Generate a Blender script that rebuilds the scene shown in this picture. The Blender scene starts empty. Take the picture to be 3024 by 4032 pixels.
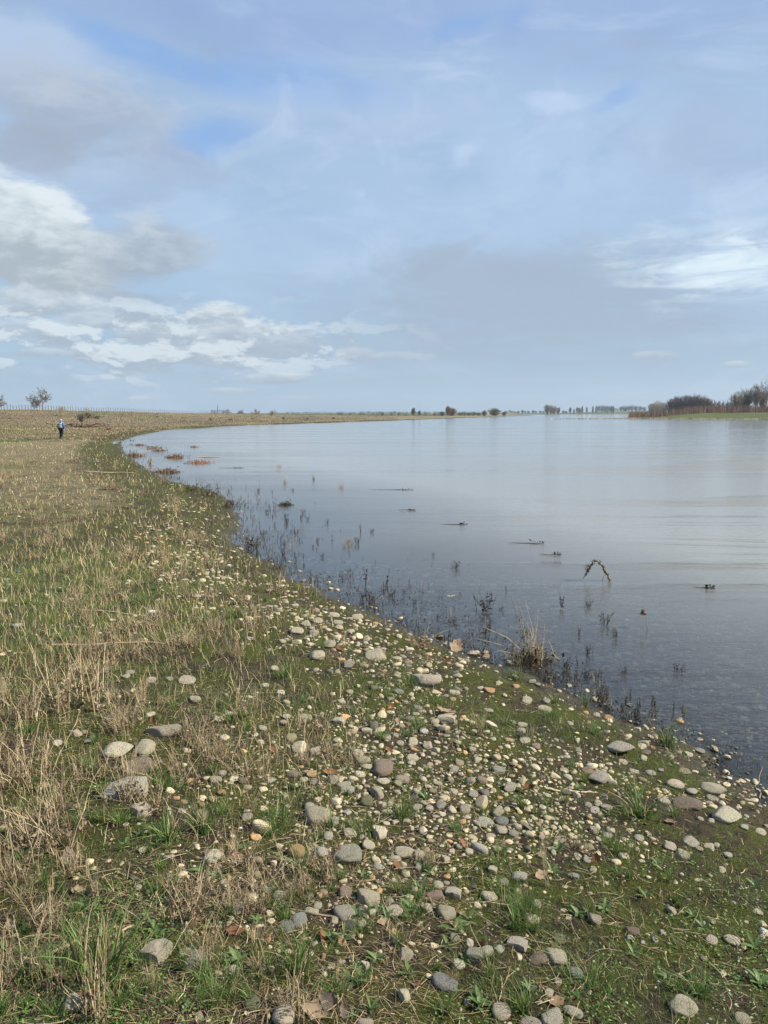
import bpy, math, random
import numpy as np
from math import radians, sin, cos, tan, atan2, pi, hypot
rng = np.random.default_rng(11)
random.seed(11)
scene = bpy.context.scene
COL = scene.collection

# ---------------------------------------------------------------- camera
F = 2990.0                      # focal length in pixels of the 3024 x 4032 photograph
HORIZ = 1626.0                  # pixel row of the horizon
CAMZ = 2.5                      # metres above the river
K = 3024 / 1659.0
TH = math.atan((2016 - HORIZ) / F)
cam = bpy.data.cameras.new('camera')
camo = bpy.data.objects.new('camera', cam)
COL.objects.link(camo)
scene.camera = camo
cam.sensor_fit = 'VERTICAL'
cam.sensor_height = 36.0
cam.lens = 36.0 * F / 4032
cam.clip_start = 0.05
cam.clip_end = 20000
camo.location = (0, 0, CAMZ)
camo.rotation_euler = (pi / 2 - TH, 0, 0)

def ray(px, py):
    """direction (per metre forward along the optical axis) through a pixel of the full photograph"""
    u = (np.asarray(px, float) - 1512) / F
    v = (np.asarray(py, float) - 2016) / F
    return u, cos(TH) - v * sin(TH), -sin(TH) - v * cos(TH)

# ---------------------------------------------------------------- sun, sky, exposure
SUN_AZ, SUN_EL = radians(97), radians(39)
sun = bpy.data.lights.new('sun', 'SUN')
sun.energy = 5.0
sun.angle = radians(0.6)
sun.color = (1.0, 0.92, 0.77)
suno = bpy.data.objects.new('sun', sun)
COL.objects.link(suno)
from mathutils import Vector, Matrix, Euler
SUNV = Vector((cos(SUN_EL) * sin(SUN_AZ), cos(SUN_EL) * cos(SUN_AZ), sin(SUN_EL)))
suno.rotation_euler = SUNV.to_track_quat('Z', 'Y').to_euler()
scene.view_settings.view_transform = 'Standard'
scene.view_settings.look = 'None'
scene.view_settings.exposure = 0.80
scene.view_settings.gamma = 1.0
scene.view_settings.use_curve_mapping = False
scene.cycles.transparent_max_bounces = 12
scene.cycles.max_bounces = 6
scene.cycles.diffuse_bounces = 2
scene.cycles.glossy_bounces = 3
scene.cycles.caustics_reflective = False
scene.cycles.caustics_refractive = False
scene.cycles.sample_clamp_indirect = 4

world = bpy.data.worlds.new('World')
scene.world = world
world.use_nodes = True
W = world.node_tree
for n in list(W.nodes):
    W.nodes.remove(n)

class NG:
    """small helper for node graphs"""
    def __init__(s, tree):
        s.t = tree
    def n(s, typ, **kw):
        nd = s.t.nodes.new(typ)
        for k, v in kw.items():
            setattr(nd, k, v)
        return nd
    def l(s, a, b):
        s.t.links.new(a, b)
    def m(s, op, a, b=None, c=None, clamp=False):
        nd = s.t.nodes.new('ShaderNodeMath')
        nd.operation = op
        nd.use_clamp = clamp
        for i, v in enumerate((a, b, c)):
            if v is None:
                continue
            if isinstance(v, (int, float)):
                nd.inputs[i].default_value = v
            else:
                s.t.links.new(v, nd.inputs[i])
        return nd.outputs[0]
    def ss(s, v, a, b):
        nd = s.t.nodes.new('ShaderNodeMapRange')
        nd.interpolation_type = 'SMOOTHSTEP'
        s.t.links.new(v, nd.inputs[0])
        nd.inputs[1].default_value = a
        nd.inputs[2].default_value = b
        return nd.outputs[0]
    def mix(s, f, a, b):
        nd = s.t.nodes.new('ShaderNodeMix')
        nd.data_type = 'RGBA'
        for idx, v in ((0, f), (6, a), (7, b)):
            if isinstance(v, (int, float)):
                nd.inputs[idx].default_value = v
            elif isinstance(v, tuple):
                nd.inputs[idx].default_value = (*v, 1) if len(v) == 3 else v
            else:
                s.t.links.new(v, nd.inputs[idx])
        return nd.outputs[2]
    def noise(s, vec, scale, detail=4, rough=0.55, dist=0.0):
        nd = s.t.nodes.new('ShaderNodeTexNoise')
        nd.inputs['Scale'].default_value = scale
        nd.inputs['Detail'].default_value = detail
        nd.inputs['Roughness'].default_value = rough
        nd.inputs['Distortion'].default_value = dist
        if vec is not None:
            s.t.links.new(vec, nd.inputs['Vector'])
        return nd
    def mapv(s, vec, scale=(1, 1, 1), loc=(0, 0, 0), rot=(0, 0, 0)):
        nd = s.t.nodes.new('ShaderNodeMapping')
        nd.inputs['Scale'].default_value = scale
        nd.inputs['Location'].default_value = loc
        nd.inputs['Rotation'].default_value = rot
        s.t.links.new(vec, nd.inputs[0])
        return nd.outputs[0]

def build_sky():
    g = NG(W)
    out = g.n('ShaderNodeOutputWorld')
    bg = g.n('ShaderNodeBackground')
    g.l(bg.outputs[0], out.inputs[0])
    sky = g.n('ShaderNodeTexSky', sky_type='NISHITA', sun_disc=False)
    sky.sun_elevation = SUN_EL
    sky.sun_rotation = SUN_AZ
    sky.air_density = 1.0
    sky.dust_density = 0.6
    sky.ozone_density = 1.5
    tc = g.n('ShaderNodeTexCoord')
    d = tc.outputs['Generated']
    sep = g.n('ShaderNodeSeparateXYZ')
    g.l(d, sep.inputs[0])
    az = g.m('ARCTAN2', sep.outputs[0], sep.outputs[1])
    el = g.m('ARCSINE', g.m('MULTIPLY', sep.outputs[2], 0.9999))
    # domain warps: billows, stretched flat near the horizon
    stretch = g.mapv(d, scale=(1, 1, 2.4))
    nbig = g.noise(stretch, 3.2, 6, 0.6)
    nmid = g.noise(stretch, 9.0, 6, 0.62, 0.4)
    nfine = g.noise(stretch, 26.0, 5, 0.62, 0.3)
    nb = g.m('SUBTRACT', nbig.outputs[0], 0.5)
    nm = g.m('SUBTRACT', nmid.outputs[0], 0.5)
    nf = g.m('SUBTRACT', nfine.outputs[0], 0.5)
    edge = g.m('ADD', g.m('MULTIPLY', nb, 1.1), g.m('ADD', g.m('MULTIPLY', nm, 1.5), g.m('MULTIPLY', nf, 0.7)))
    # clear sky = NISHITA at low strength; a thin high veil over it, thicker near the horizon
    skyc = g.n('ShaderNodeVectorMath', operation='SCALE')
    g.l(sky.outputs[0], skyc.inputs[0])
    skyc.inputs[3].default_value = 0.100
    veilcol = g.mix(g.ss(el, 0.03, 0.26), (0.35, 0.485, 0.645), (0.41, 0.545, 0.765))
    veilcol = g.mix(g.ss(el, 0.26, 0.50), veilcol, (0.315, 0.44, 0.70))
    vn = g.noise(g.mapv(d, scale=(1, 1, 2.0), loc=(3.1, 1.7, 0.4)), 2.1, 5, 0.55, 0.6)
    veilamt = g.m('ADD', g.ss(vn.outputs[0], 0.36, 0.62), 0.0)
    low = g.ss(el, 0.5, 0.12)
    vamt = g.m('ADD', g.m('MULTIPLY', veilamt, 0.30), g.m('ADD', g.m('MULTIPLY', low, 0.22), 0.52), clamp=True)
    clear = g.mix(0.35, skyc.outputs[0], (0.25, 0.42, 0.76))
    c = g.mix(vamt, clear, veilcol)
    soft1 = g.noise(g.mapv(d, scale=(1, 1, 3.2), loc=(7.3, 2.1, 1.9)), 4.2, 7, 0.62, 0.9)
    c = g.mix(g.m('MULTIPLY', g.ss(soft1.outputs[0], 0.50, 0.72), 0.55), c, (0.49, 0.60, 0.80))
    soft2 = g.noise(g.mapv(d, scale=(1, 1, 3.6), loc=(1.3, 5.1, 3.9)), 3.4, 7, 0.62, 0.7)
    c = g.mix(g.m('MULTIPLY', g.ss(soft2.outputs[0], 0.50, 0.70), 0.50), c, (0.325, 0.405, 0.575))
    def blob(px, py, rx, ry, rot=0.0, noise=1.0, soft=0.55):
        X, Y, Z = ray(px * K, py * K)
        a0, e0 = math.atan2(X, Y), math.atan2(Z, math.hypot(X, Y))
        X1, Y1, Z1 = ray((px + 1) * K, py * K)
        s = math.hypot(X, Y)
        ra, re = rx * K / F / s, ry * K / F * 0.93 / s
        da = g.m('SUBTRACT', az, float(a0))
        de = g.m('SUBTRACT', el, float(e0))
        r = radians(rot)
        p = g.m('DIVIDE', g.m('ADD', g.m('MULTIPLY', da, cos(r)), g.m('MULTIPLY', de, sin(r))), ra)
        q = g.m('DIVIDE', g.m('SUBTRACT', g.m('MULTIPLY', de, cos(r)), g.m('MULTIPLY', da, sin(r))), re)
        dist = g.m('SQRT', g.m('ADD', g.m('MULTIPLY', p, p), g.m('MULTIPLY', q, q)))
        v = g.m('ADD', g.m('SUBTRACT', 1.15, dist), g.m('MULTIPLY', edge, noise))
        return g.ss(v, 0.0, soft), q
    def put(c, col, amt, *a, **k):
        mk, q = blob(*a, **k)
        return g.mix(g.m('MULTIPLY', mk, amt), c, col)
    def cum(c, amt, hi, lo, *a, **k):
        mk, q = blob(*a, **k)
        f = g.ss(g.m('ADD', g.m('MULTIPLY', q, 0.55), g.m('MULTIPLY', g.m('ADD', nm, nf), 1.6)), -0.45, 0.75)
        return g.mix(g.m('MULTIPLY', mk, amt), c, g.mix(f, lo, hi))
    BLUE = (0.20, 0.375, 0.74)
    GREY = (0.335, 0.415, 0.55)
    GRY2 = (0.36, 0.43, 0.56)
    LIGHT = (0.44, 0.545, 0.75)
    WHT = (0.64, 0.715, 0.80)
    c = put(c, (0.27, 0.37, 0.65), 0.55, 750, 60, 900, 70, noise=1.4, soft=1.2)
    c = put(c, BLUE, 0.60, 300, 110, 260, 38, rot=-12, noise=1.0, soft=0.8)
    c = put(c, BLUE, 0.60, 700, 190, 230, 45, rot=-5, noise=1.3, soft=0.9)
    c = put(c, BLUE, 0.62, 450, 300, 130, 45, rot=8, noise=1.0, soft=0.8)
    c = put(c, BLUE, 0.42, 1340, 205, 60, 26, rot=20, noise=1.2, soft=0.9)
    c = put(c, BLUE, 0.45, 1030, 50, 170, 30, rot=8, noise=1.4, soft=0.9)
    c = put(c, LIGHT, 0.75, 60, 110, 170, 95, noise=0.7, soft=0.7)
    c = put(c, LIGHT, 0.45, 800, 240, 300, 90, noise=1.5, soft=1.1)
    c = cum(c, 0.82, (0.44, 0.50, 0.62), (0.33, 0.39, 0.51), 160, 240, 250, 105, rot=-10, noise=1.2, soft=0.8)
    c = put(c, (0.33, 0.385, 0.50), 0.75, 80, 320, 120, 62, rot=0, noise=1.0, soft=0.8)
    c = put(c, GREY, 0.80, 1180, 640, 470, 130, rot=2, noise=0.9, soft=0.7)
    c = put(c, GREY, 0.5, 960, 560, 130, 18, rot=28, noise=1.1, soft=0.9)
    c = put(c, (0.31, 0.40, 0.58), 0.45, 1500, 300, 240, 130, noise=1.0, soft=1.2)
    c = cum(c, 0.97, (0.68, 0.75, 0.82), (0.37, 0.435, 0.51), 50, 520, 230, 118, rot=-16, noise=0.75, soft=0.30)
    c = cum(c, 0.90, (0.52, 0.585, 0.69), (0.33, 0.395, 0.50), 305, 540, 150, 84, rot=12, noise=0.9, soft=0.6)
    c = put(c, GREY, 0.7, 300, 645, 150, 20, noise=1.0, soft=0.8)
    for (x, y, rx, ry, am) in ((50, 650, 130, 38, .9), (170, 665, 90, 24, .7), (60, 710, 110, 22, .6), (215, 690, 80, 20, .8), (480, 685, 80, 38, .95), (560, 730, 150, 52, .92), (400, 745, 110, 35, .8), (330, 720, 70, 25, .7),
                               (232, 762, 70, 20, .95), (90, 762, 60, 12, .6), (430, 770, 90, 24, .75), (765, 766, 52, 20, .9),
                               (600, 818, 80, 16, .9), (540, 790, 80, 10, .6), (850, 768, 50, 10, .5), (1415, 767, 45, 11, .75),
                               (1590, 787, 26, 8, .7), (500, 845, 60, 8, .5), (310, 862, 30, 8, .6), (640, 860, 60, 6, .4)):
        c = cum(c, am, (0.63, 0.70, 0.79), (0.365, 0.435, 0.54), x, y, rx, ry, noise=0.85, soft=0.5)
    c = put(c, (0.345, 0.425, 0.555), 0.45, 950, 760, 900, 95, noise=0.9, soft=1.0)
    # the broken field of small cumulus low over the left horizon
    cf = g.mapv(d, scale=(1, 1, 2.6), loc=(0.37, 0.11, 0.0)); cf2 = g.mapv(d, scale=(1, 1, 2.6), loc=(0.37, 0.11, 0.035))
    na = g.noise(cf, 13.0, 8, 0.60, 0.35).outputs[0]; nb2 = g.noise(cf2, 13.0, 8, 0.60, 0.35).outputs[0]
    zone, _ = blob(330, 735, 620, 120, noise=0.3, soft=0.8)
    dens = g.ss(g.m('ADD', na, g.m('MULTIPLY', zone, 0.10)), 0.555, 0.625)
    lit = g.ss(g.m('SUBTRACT', na, nb2), -0.06, 0.075)
    c = g.mix(g.m('MULTIPLY', g.m('MULTIPLY', dens, zone), 0.85), c, g.mix(lit, (0.36, 0.43, 0.53), (0.63, 0.705, 0.79)))
    # and a fainter mackerel mottling higher up
    hf = g.noise(g.mapv(d, scale=(1, 1, 1.6), loc=(2.2, 4.4, 6.6)), 9.0, 7, 0.6, 0.8).outputs[0]
    zone2, _ = blob(900, 300, 900, 260, noise=0.8, soft=1.2)
    c = g.mix(g.m('MULTIPLY', g.m('MULTIPLY', g.ss(hf, 0.50, 0.70), zone2), 0.36), c, (0.54, 0.655, 0.86))
    hf2 = g.noise(g.mapv(d, scale=(1, 1, 1.6), loc=(8.2, 1.4, 3.6)), 7.0, 7, 0.6, 0.9).outputs[0]
    c = g.mix(g.m('MULTIPLY', g.m('MULTIPLY', g.ss(hf2, 0.50, 0.66), zone2), 0.45), c, (0.27, 0.39, 0.66))
    c = put(c, (0.55, 0.68, 0.86), 0.80, 1560, 560, 260, 85, rot=-4, noise=1.5, soft=1.1)
    c = put(c, (0.64, 0.76, 0.89), 0.70, 1600, 590, 190, 44, rot=-6, noise=1.0, soft=0.8)
    sn = g.noise(g.mapv(d, scale=(1, 1, 7.0), loc=(0.2, 0.9, 0.4), rot=(0, radians(4), 0)), 9.0, 7, 0.62, 0.6).outputs[0]
    z3, _ = blob(1560, 565, 330, 110, noise=0.8, soft=1.0)
    c = g.mix(g.m('MULTIPLY', g.m('MULTIPLY', g.ss(sn, 0.45, 0.62), z3), 0.75), c, (0.70, 0.81, 0.91))
    c = g.mix(g.m('MULTIPLY', g.m('MULTIPLY', g.ss(sn, 0.48, 0.34), z3), 0.55), c, (0.36, 0.47, 0.66))
    c = put(c, (0.50, 0.62, 0.82), 0.5, 1560, 490, 190, 20, rot=4, noise=1.2, soft=0.9)
    c = put(c, (0.52, 0.62, 0.84), 0.55, 1190, 220, 70, 25, rot=-10, noise=1.3, soft=0.8)
    c = put(c, (0.52, 0.62, 0.84), 0.45, 1010, 330, 60, 30, rot=30, noise=1.3, soft=0.8)
    c = put(c, (0.40, 0.49, 0.63), 0.5, 1200, 822, 260, 6, rot=-1, noise=0.6, soft=0.9)
    # below the horizon the dome is only a dim ground tone
    tint = g.n('ShaderNodeVectorMath', operation='MULTIPLY'); g.l(c, tint.inputs[0]); tint.inputs[1].default_value = (0.985, 0.99, 0.945); c = tint.outputs[0]
    c = g.mix(g.ss(el, -0.005, -0.06), c, (0.12, 0.12, 0.10))
    g.l(c, bg.inputs[0])
    bg.inputs[1].default_value = 0.665
build_sky()
world.cycles.sampling_method = 'MANUAL'
world.cycles.sample_map_resolution = 512

# ---------------------------------------------------------------- numeric noise
def _h(ix, iy, s):
    n = (ix.astype(np.int64) * 374761393 + iy.astype(np.int64) * 668265263 + s * 1442695041) & 0x7fffffff
    n = ((n ^ (n >> 13)) * 1274126177) & 0x7fffffff
    return ((n ^ (n >> 16)) & 0xffff) / 65535.0
def vnoise(x, y, s=0):
    x = np.asarray(x, float); y = np.asarray(y, float)
    ix, iy = np.floor(x), np.floor(y)
    fx, fy = x - ix, y - iy
    fx = fx * fx * (3 - 2 * fx); fy = fy * fy * (3 - 2 * fy)
    a, b = _h(ix, iy, s), _h(ix + 1, iy, s)
    c, d = _h(ix, iy + 1, s), _h(ix + 1, iy + 1, s)
    return (a * (1 - fx) + b * fx) * (1 - fy) + (c * (1 - fx) + d * fx) * fy - 0.5
def fbm(x, y, s=0, o=4):
    r = 0; a = 1.0
    for i in range(o):
        r = r + a * vnoise(x * 2 ** i + 17.3 * i, y * 2 ** i - 9.1 * i, s + i)
        a *= 0.5
    return r
def sst(x, a, b):
    t = np.clip((x - a) / (b - a), 0, 1)
    return t * t * (3 - 2 * t)

# ---------------------------------------------------------------- the lie of the land
def at0(px, py, z=0.0):
    """1659-wide picture point -> world x, y on the level z"""
    u, f, d = ray(px * K, py * K)
    t = (z - CAMZ) / d
    return float(u * t), float(f * t)
SHORE_PIX = [(1659, 1730), (1600, 1690), (1560, 1650), (1490, 1612), (1400, 1575), (1330, 1556), (1210, 1492), (1150, 1470), (1050, 1430),
             (980, 1400), (900, 1372), (850, 1345), (760, 1310), (690, 1272), (640, 1258), (590, 1215), (530, 1195), (495, 1168),
             (522, 1135), (508, 1095), (490, 1075), (440, 1055), (370, 1040), (310, 1010), (285, 990), (255, 965), (268, 950),
             (300, 940), (370, 928), (500, 920), (660, 914.5), (860, 908), (1000, 902.5), (1100, 899.3), (1153, 898)]
SHORE = [(40., -60.), (20., -25.), (9.5, -8.), (6.0, -2.), (4.2, 1.5)] + [at0(*p) for p in SHORE_PIX]
POLY_L = np.array(SHORE + [at0(1112, 895.6), at0(1355, 894.6), (1500, 2300), (9000, 3000), (9000, 9000), (-9000, 9000), (-9000, -900), (40, -900)])
POLY_R = np.array([at0(1349, 904.4), at0(1450, 905), at0(1659, 906.5), (400, 250), (1500, 0), (2500, 1200), (400, 700), at0(1362, 900.2), at0(1346, 901.8)])
POLY_B = np.array([at0(1207, 905.2), at0(1290, 904.7), at0(1352, 904.2), at0(1352, 905.3), at0(1290, 905.5)])

def sdist(P, x, y):
    """signed distance, positive inside polygon P"""
    x = np.asarray(x, float).ravel(); y = np.asarray(y, float).ravel()
    best = np.full(x.shape, 1e18); inside = np.zeros(x.shape, bool)
    n = len(P)
    for i in range(n):
        ax, ay = P[i]; bx, by = P[(i + 1) % n]
        ex, ey = bx - ax, by - ay
        L = ex * ex + ey * ey
        t = np.clip(((x - ax) * ex + (y - ay) * ey) / L, 0, 1)
        dd = (x - ax - t * ex) ** 2 + (y - ay - t * ey) ** 2
        best = np.minimum(best, dd)
        if ay != by:
            c = ((ay > y) != (by > y)) & (x < ex * (y - ay) / ey + ax)
            inside ^= c
    return np.where(inside, 1, -1) * np.sqrt(best)
_sy = np.array([p[1] for p in SHORE]); _sx = np.array([p[0] for p in SHORE])
_o = np.argsort(_sy)
def shore_x(y):
    return np.interp(y, _sy[_o], _sx[_o])
RIDGE = [(-60, -100, 3.6), (120, -100, 3.6), (200, -101, 3.40), (280, -107, 2.95), (400, -110, 1.9), (520, -104, 1.4), (800, -82, 0.9), (1200, -60, 0.9)]
def fields(x, y):
    sh = np.shape(x)
    x = np.asarray(x, float).ravel(); y = np.asarray(y, float).ravel()
    wob = (0.14 * fbm(x * 1.3, y * 1.3, 5, 3) + 0.16 * fbm(x * 3.7, y * 3.7, 4, 3) * sst(y, 40, 15)) * sst(y, 0, 5) + 0.5 * fbm(x * .15, y * .15, 6, 2) * sst(y, 20, 60) * sst(y, 700, 300)
    dL = sdist(POLY_L, x, y) + wob
    dR = sdist(POLY_R, x, y) + 1.5 * fbm(x * .05, y * .05, 8, 3)
    dB = sdist(POLY_B, x, y) + 1.0 * fbm(x * .08, y * .08, 9, 3)
    A = np.interp(y, [-5, 2, 4.5, 8, 14, 30, 60], [.95, .9, .75, .55, .34, .22, .18])
    Wd = np.interp(y, [0, 5, 10, 30], [4.5, 4.0, 3.2, 3.2])
    dp = np.maximum(dL, 0)
    hb = A * (1 - np.exp(-2.2 * dp / Wd))
    ry = np.array([r[0] for r in RIDGE])
    xr = np.interp(y, ry, [r[1] for r in RIDGE]); hr = np.interp(y, ry, [r[2] for r in RIDGE])
    xs = shore_x(y)
    gap = np.maximum(xs - xr - 8, 20)
    s = (xs - x - 8) / gap
    ramp = np.where(s < 1, sst(s, 0, 1.02) ** 0.9, 1 - 0.25 * sst(s, 1.0, 1.6))
    hL = hb + (hr - 0.15) * ramp * sst(y, 1500, 900)
    far = sst(y, 900, 1500)
    hL = hL + far * 0.5
    hL = hL + 5.5 * sst(y, 1720, 1900) * sst(x / np.maximum(y, 1), 0.2, 0.33) + 1.2 * sst(y, 1300, 1700) * sst(x / np.maximum(y, 1), 0.15, 0.2)
    lump = 0.045 * fbm(x * 1.1, y * 1.1, 21, 3) + 0.018 * fbm(x * 5, y * 5, 22, 3) * sst(y, 60, 10) + 0.3 * fbm(x * .09, y * .09, 23, 3) * sst(y, 30, 90)
    hL = hL + lump * sst(dp, 0, 0.6)
    hR = 0.3 * sst(dR, 0, 3) + 2.3 * sst(dR, 3, 42) + 0.25 * fbm(x * .06, y * .06, 31, 3) * sst(dR, 2, 12)
    hB = 0.14 * sst(dB, -1, 2)
    dm = np.maximum(np.maximum(dL, dR), dB)
    bed = -np.minimum(0.11 * -dm + 0.0, 2.2) - 0.0
    bed = np.where(dm < 0, np.maximum(bed, -2.2) - 0.02 * sst(-dm, 0, .3) + 0.02 * fbm(x * 2.2, y * 2.2, 40, 3) * sst(-dm, 0, 1), 0)
    h = np.where(dL > 0, hL, np.where(dR > 0, hR, np.where(dB > 0, hB, bed)))
    return h.reshape(sh), dL.reshape(sh), dR.reshape(sh), dB.reshape(sh)
def H(x, y):
    return fields(x, y)[0]
_R0, _R1, _NR, _A0, _DA = 0.7, 2600.0, 760, radians(-42), radians(0.12)
_NA = 701
_rg = np.geomspace(_R0, _R1, _NR); _ag = _A0 + _DA * np.arange(_NA)
_RG, _AG = np.meshgrid(_rg, _ag, indexing='ij')
_GH, _GL, _GR, _GB = [q.reshape(_NR, _NA) for q in fields(_RG * np.sin(_AG), _RG * np.cos(_AG))]
_LR = math.log(_R1 / _R0) / (_NR - 1)
def fast(x, y, which=('h',)):
    """the same fields, read off a table laid out round the camera (placing things one by one is slow otherwise)"""
    x = np.asarray(x, float); y = np.asarray(y, float)
    i = np.clip(np.log(np.maximum(np.hypot(x, y), _R0) / _R0) / _LR, 0, _NR - 1.001); j = np.clip((np.arctan2(x, y) - _A0) / _DA, 0, _NA - 1.001)
    i0 = i.astype(int); j0 = j.astype(int); a = i - i0; b = j - j0
    out = []
    for w in which:
        G = {'h': _GH, 'l': _GL}[w]
        out.append((G[i0, j0] * (1 - a) + G[i0 + 1, j0] * a) * (1 - b) + (G[i0, j0 + 1] * (1 - a) + G[i0 + 1, j0 + 1] * a) * b)
    return out[0] if len(out) == 1 else out
def h1(x, y):
    return float(fast(x, y))

def drop(px, py, water=True):
    """full-photo pixels -> points on the ground (or the water's level), by stepping along the ray"""
    px = np.atleast_1d(np.asarray(px, float)); py = np.atleast_1d(np.asarray(py, float))
    u, f, d = ray(px, py)
    u = u + 0 * f; 
    t = np.full(px.shape, 1.2); done = np.zeros(px.shape, bool)
    lo = t.copy()
    for k in range(130):
        x, y, z = u * t, f * t, CAMZ + d * t
        g = fast(x, y)
        if water: g = np.maximum(g, 0)
        hit = (z <= g)
        done |= hit
        lo = np.where(done, lo, t)
        t = np.where(done, t, t * 1.05)
        if done.all(): break
    hi = t.copy()
    for k in range(12):
        mid = (lo + hi) / 2
        g = fast(u * mid, f * mid)
        if water: g = np.maximum(g, 0)
        below = (CAMZ + d * mid) <= g
        hi = np.where(below, mid, hi); lo = np.where(below, lo, mid)
    x, y = u * hi, f * hi
    g = fast(x, y)
    if water: g = np.maximum(g, 0)
    return x, y, g, hi, done      # hi = distance along the optical axis

# ---------------------------------------------------------------- mesh building
class Acc:
    def __init__(s):
        s.v = []; s.f = []; s.c = []; s.mi = []; s.n = 0
    def add(s, v, f, c=None, mi=0):
        v = np.asarray(v, np.float32).reshape(-1, 3); f = np.asarray(f, np.int64)
        s.v.append(v); s.f.append(f + s.n); s.mi.append(np.full(len(f), mi, np.int32))
        if c is None: c = (1, 1, 1)
        c = np.asarray(c, np.float32)
        if c.ndim == 1: c = np.tile(c, (len(v), 1))
        s.c.append(c[:, :3]); s.n += len(v)
    def mesh(s, name, mats, smooth=True):
        me = bpy.data.meshes.new(name)
        v = np.concatenate(s.v)
        me.vertices.add(len(v)); me.vertices.foreach_set('co', v.ravel())
        tot = np.concatenate([np.full(len(f), f.shape[1], np.int32) for f in s.f])
        idx = np.concatenate([f.ravel() for f in s.f]).astype(np.int32)
        me.loops.add(len(idx)); me.loops.foreach_set('vertex_index', idx)
        me.polygons.add(len(tot))
        st = np.concatenate([[0], np.cumsum(tot)[:-1]]).astype(np.int32)
        me.polygons.foreach_set('loop_start', st); me.polygons.foreach_set('loop_total', tot)
        me.polygons.foreach_set('material_index', np.concatenate(s.mi))
        me.polygons.foreach_set('use_smooth', np.full(len(tot), smooth, bool))
        at = me.color_attributes.new('col', 'FLOAT_COLOR', 'POINT')
        cc = np.concatenate(s.c); at.data.foreach_set('color', np.hstack([cc, np.ones((len(cc), 1), np.float32)]).astype(np.float32).ravel())
        for m in (mats if isinstance(mats, (list, tuple)) else [mats]): me.materials.append(m)
        me.update(calc_edges=True)
        return me
    def obj(s, name, mats, parent=None, smooth=True, loc=None):
        return link(name, s.mesh(name, mats, smooth), parent, loc)
def link(name, data, parent=None, loc=None):
    o = bpy.data.objects.new(name, data)
    COL.objects.link(o)
    if parent is not None: o.parent = parent
    if loc is not None: o.location = loc
    return o
def tag(o, label=None, cat=None, group=None, kind=None):
    if label: o['label'] = label
    if cat: o['category'] = cat
    if group: o['group'] = group
    if kind: o['kind'] = kind
    return o
def copy_tree(o, parent=None):
    c = o.copy(); COL.objects.link(c); c.parent = parent
    for ch in o.children:
        copy_tree(ch, c)
    return c

def ribbons(acc, base, az, hgt, wid, lean, col, segs=3, curve=1.6, tipw=0.15, face=None, mi=0, jit=0.0):
    """bent flat blades; all arrays of length N"""
    N = len(base)
    if N == 0: return
    base = np.asarray(base, float); t = np.linspace(0, 1, segs + 1)
    hgt = np.broadcast_to(np.asarray(hgt, float), (N,)); wid = np.broadcast_to(np.asarray(wid, float), (N,)); lean = np.broadcast_to(np.asarray(lean, float), (N,))
    dx, dy = np.cos(az), np.sin(az)
    if face is None: face = rng.uniform(0, pi, N)
    fx, fy = np.cos(face), np.sin(face)
    horiz = (t[None, :] ** curve) * lean[:, None] * hgt[:, None]
    z = t[None, :] * hgt[:, None] * np.sqrt(np.clip(1 - 0.45 * (lean[:, None] * t[None, :]) ** 2, 0.05, 1))
    ctr = np.stack([base[:, 0:1] + horiz * dx[:, None], base[:, 1:2] + horiz * dy[:, None], base[:, 2:3] + z], -1)
    if jit: ctr[:, 1:, :2] += rng.normal(0, jit, (N, segs, 2)) * hgt[:, None, None]
    w = wid[:, None] * (1 - (1 - tipw) * t[None, :] ** 1.5) * 0.5
    off = np.stack([fx[:, None] * w, fy[:, None] * w, 0 * w], -1)
    v = np.stack([ctr - off, ctr + off], 2).reshape(N, -1, 3)          # N, (segs+1)*2, 3
    q = np.array([[2 * i, 2 * i + 1, 2 * i + 3, 2 * i + 2] for i in range(segs)])
    f = (np.arange(N)[:, None, None] * ((segs + 1) * 2) + q[None]).reshape(-1, 4)
    c = np.asarray(col, float)
    if c.ndim == 1: c = np.tile(c, (N, 1))
    acc.add(v.reshape(-1, 3), f, np.repeat(c, (segs + 1) * 2, axis=0), mi)
    return ctr

def tubes(acc, pts, rad, col=(1, 1, 1), sides=4, mi=0, cap=True):
    """pts: N,M,3 polylines of equal length; rad: N,M or M"""
    pts = np.asarray(pts, float)
    if pts.ndim == 2: pts = pts[None]
    N, M, _ = pts.shape
    rad = np.broadcast_to(np.asarray(rad, float), (N, M))
    tan_ = np.gradient(pts, axis=1)
    tan_ /= np.linalg.norm(tan_, axis=2, keepdims=True) + 1e-9
    up = np.where(np.abs(tan_[..., 2:3]) > 0.85, np.array([1., 0, 0]), np.array([0, 0, 1.]))
    a = np.cross(tan_, up); a /= np.linalg.norm(a, axis=2, keepdims=True) + 1e-9
    b = np.cross(tan_, a)
    th = np.arange(sides) * 2 * pi / sides
    ring = a[:, :, None, :] * np.cos(th)[None, None, :, None] + b[:, :, None, :] * np.sin(th)[None, None, :, None]
    v = pts[:, :, None, :] + ring * rad[:, :, None, None]
    q = []
    for i in range(M - 1):
        for j in range(sides):
            k = (j + 1) % sides
            q.append([i * sides + j, i * sides + k, (i + 1) * sides + k, (i + 1) * sides + j])
    q = np.array(q)
    f = (np.arange(N)[:, None, None] * (M * sides) + q[None]).reshape(-1, 4)
    c = np.asarray(col, float)
    if c.ndim == 2: c = np.repeat(c, M * sides, axis=0)
    acc.add(v.reshape(-1, 3), f, c, mi)

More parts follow.
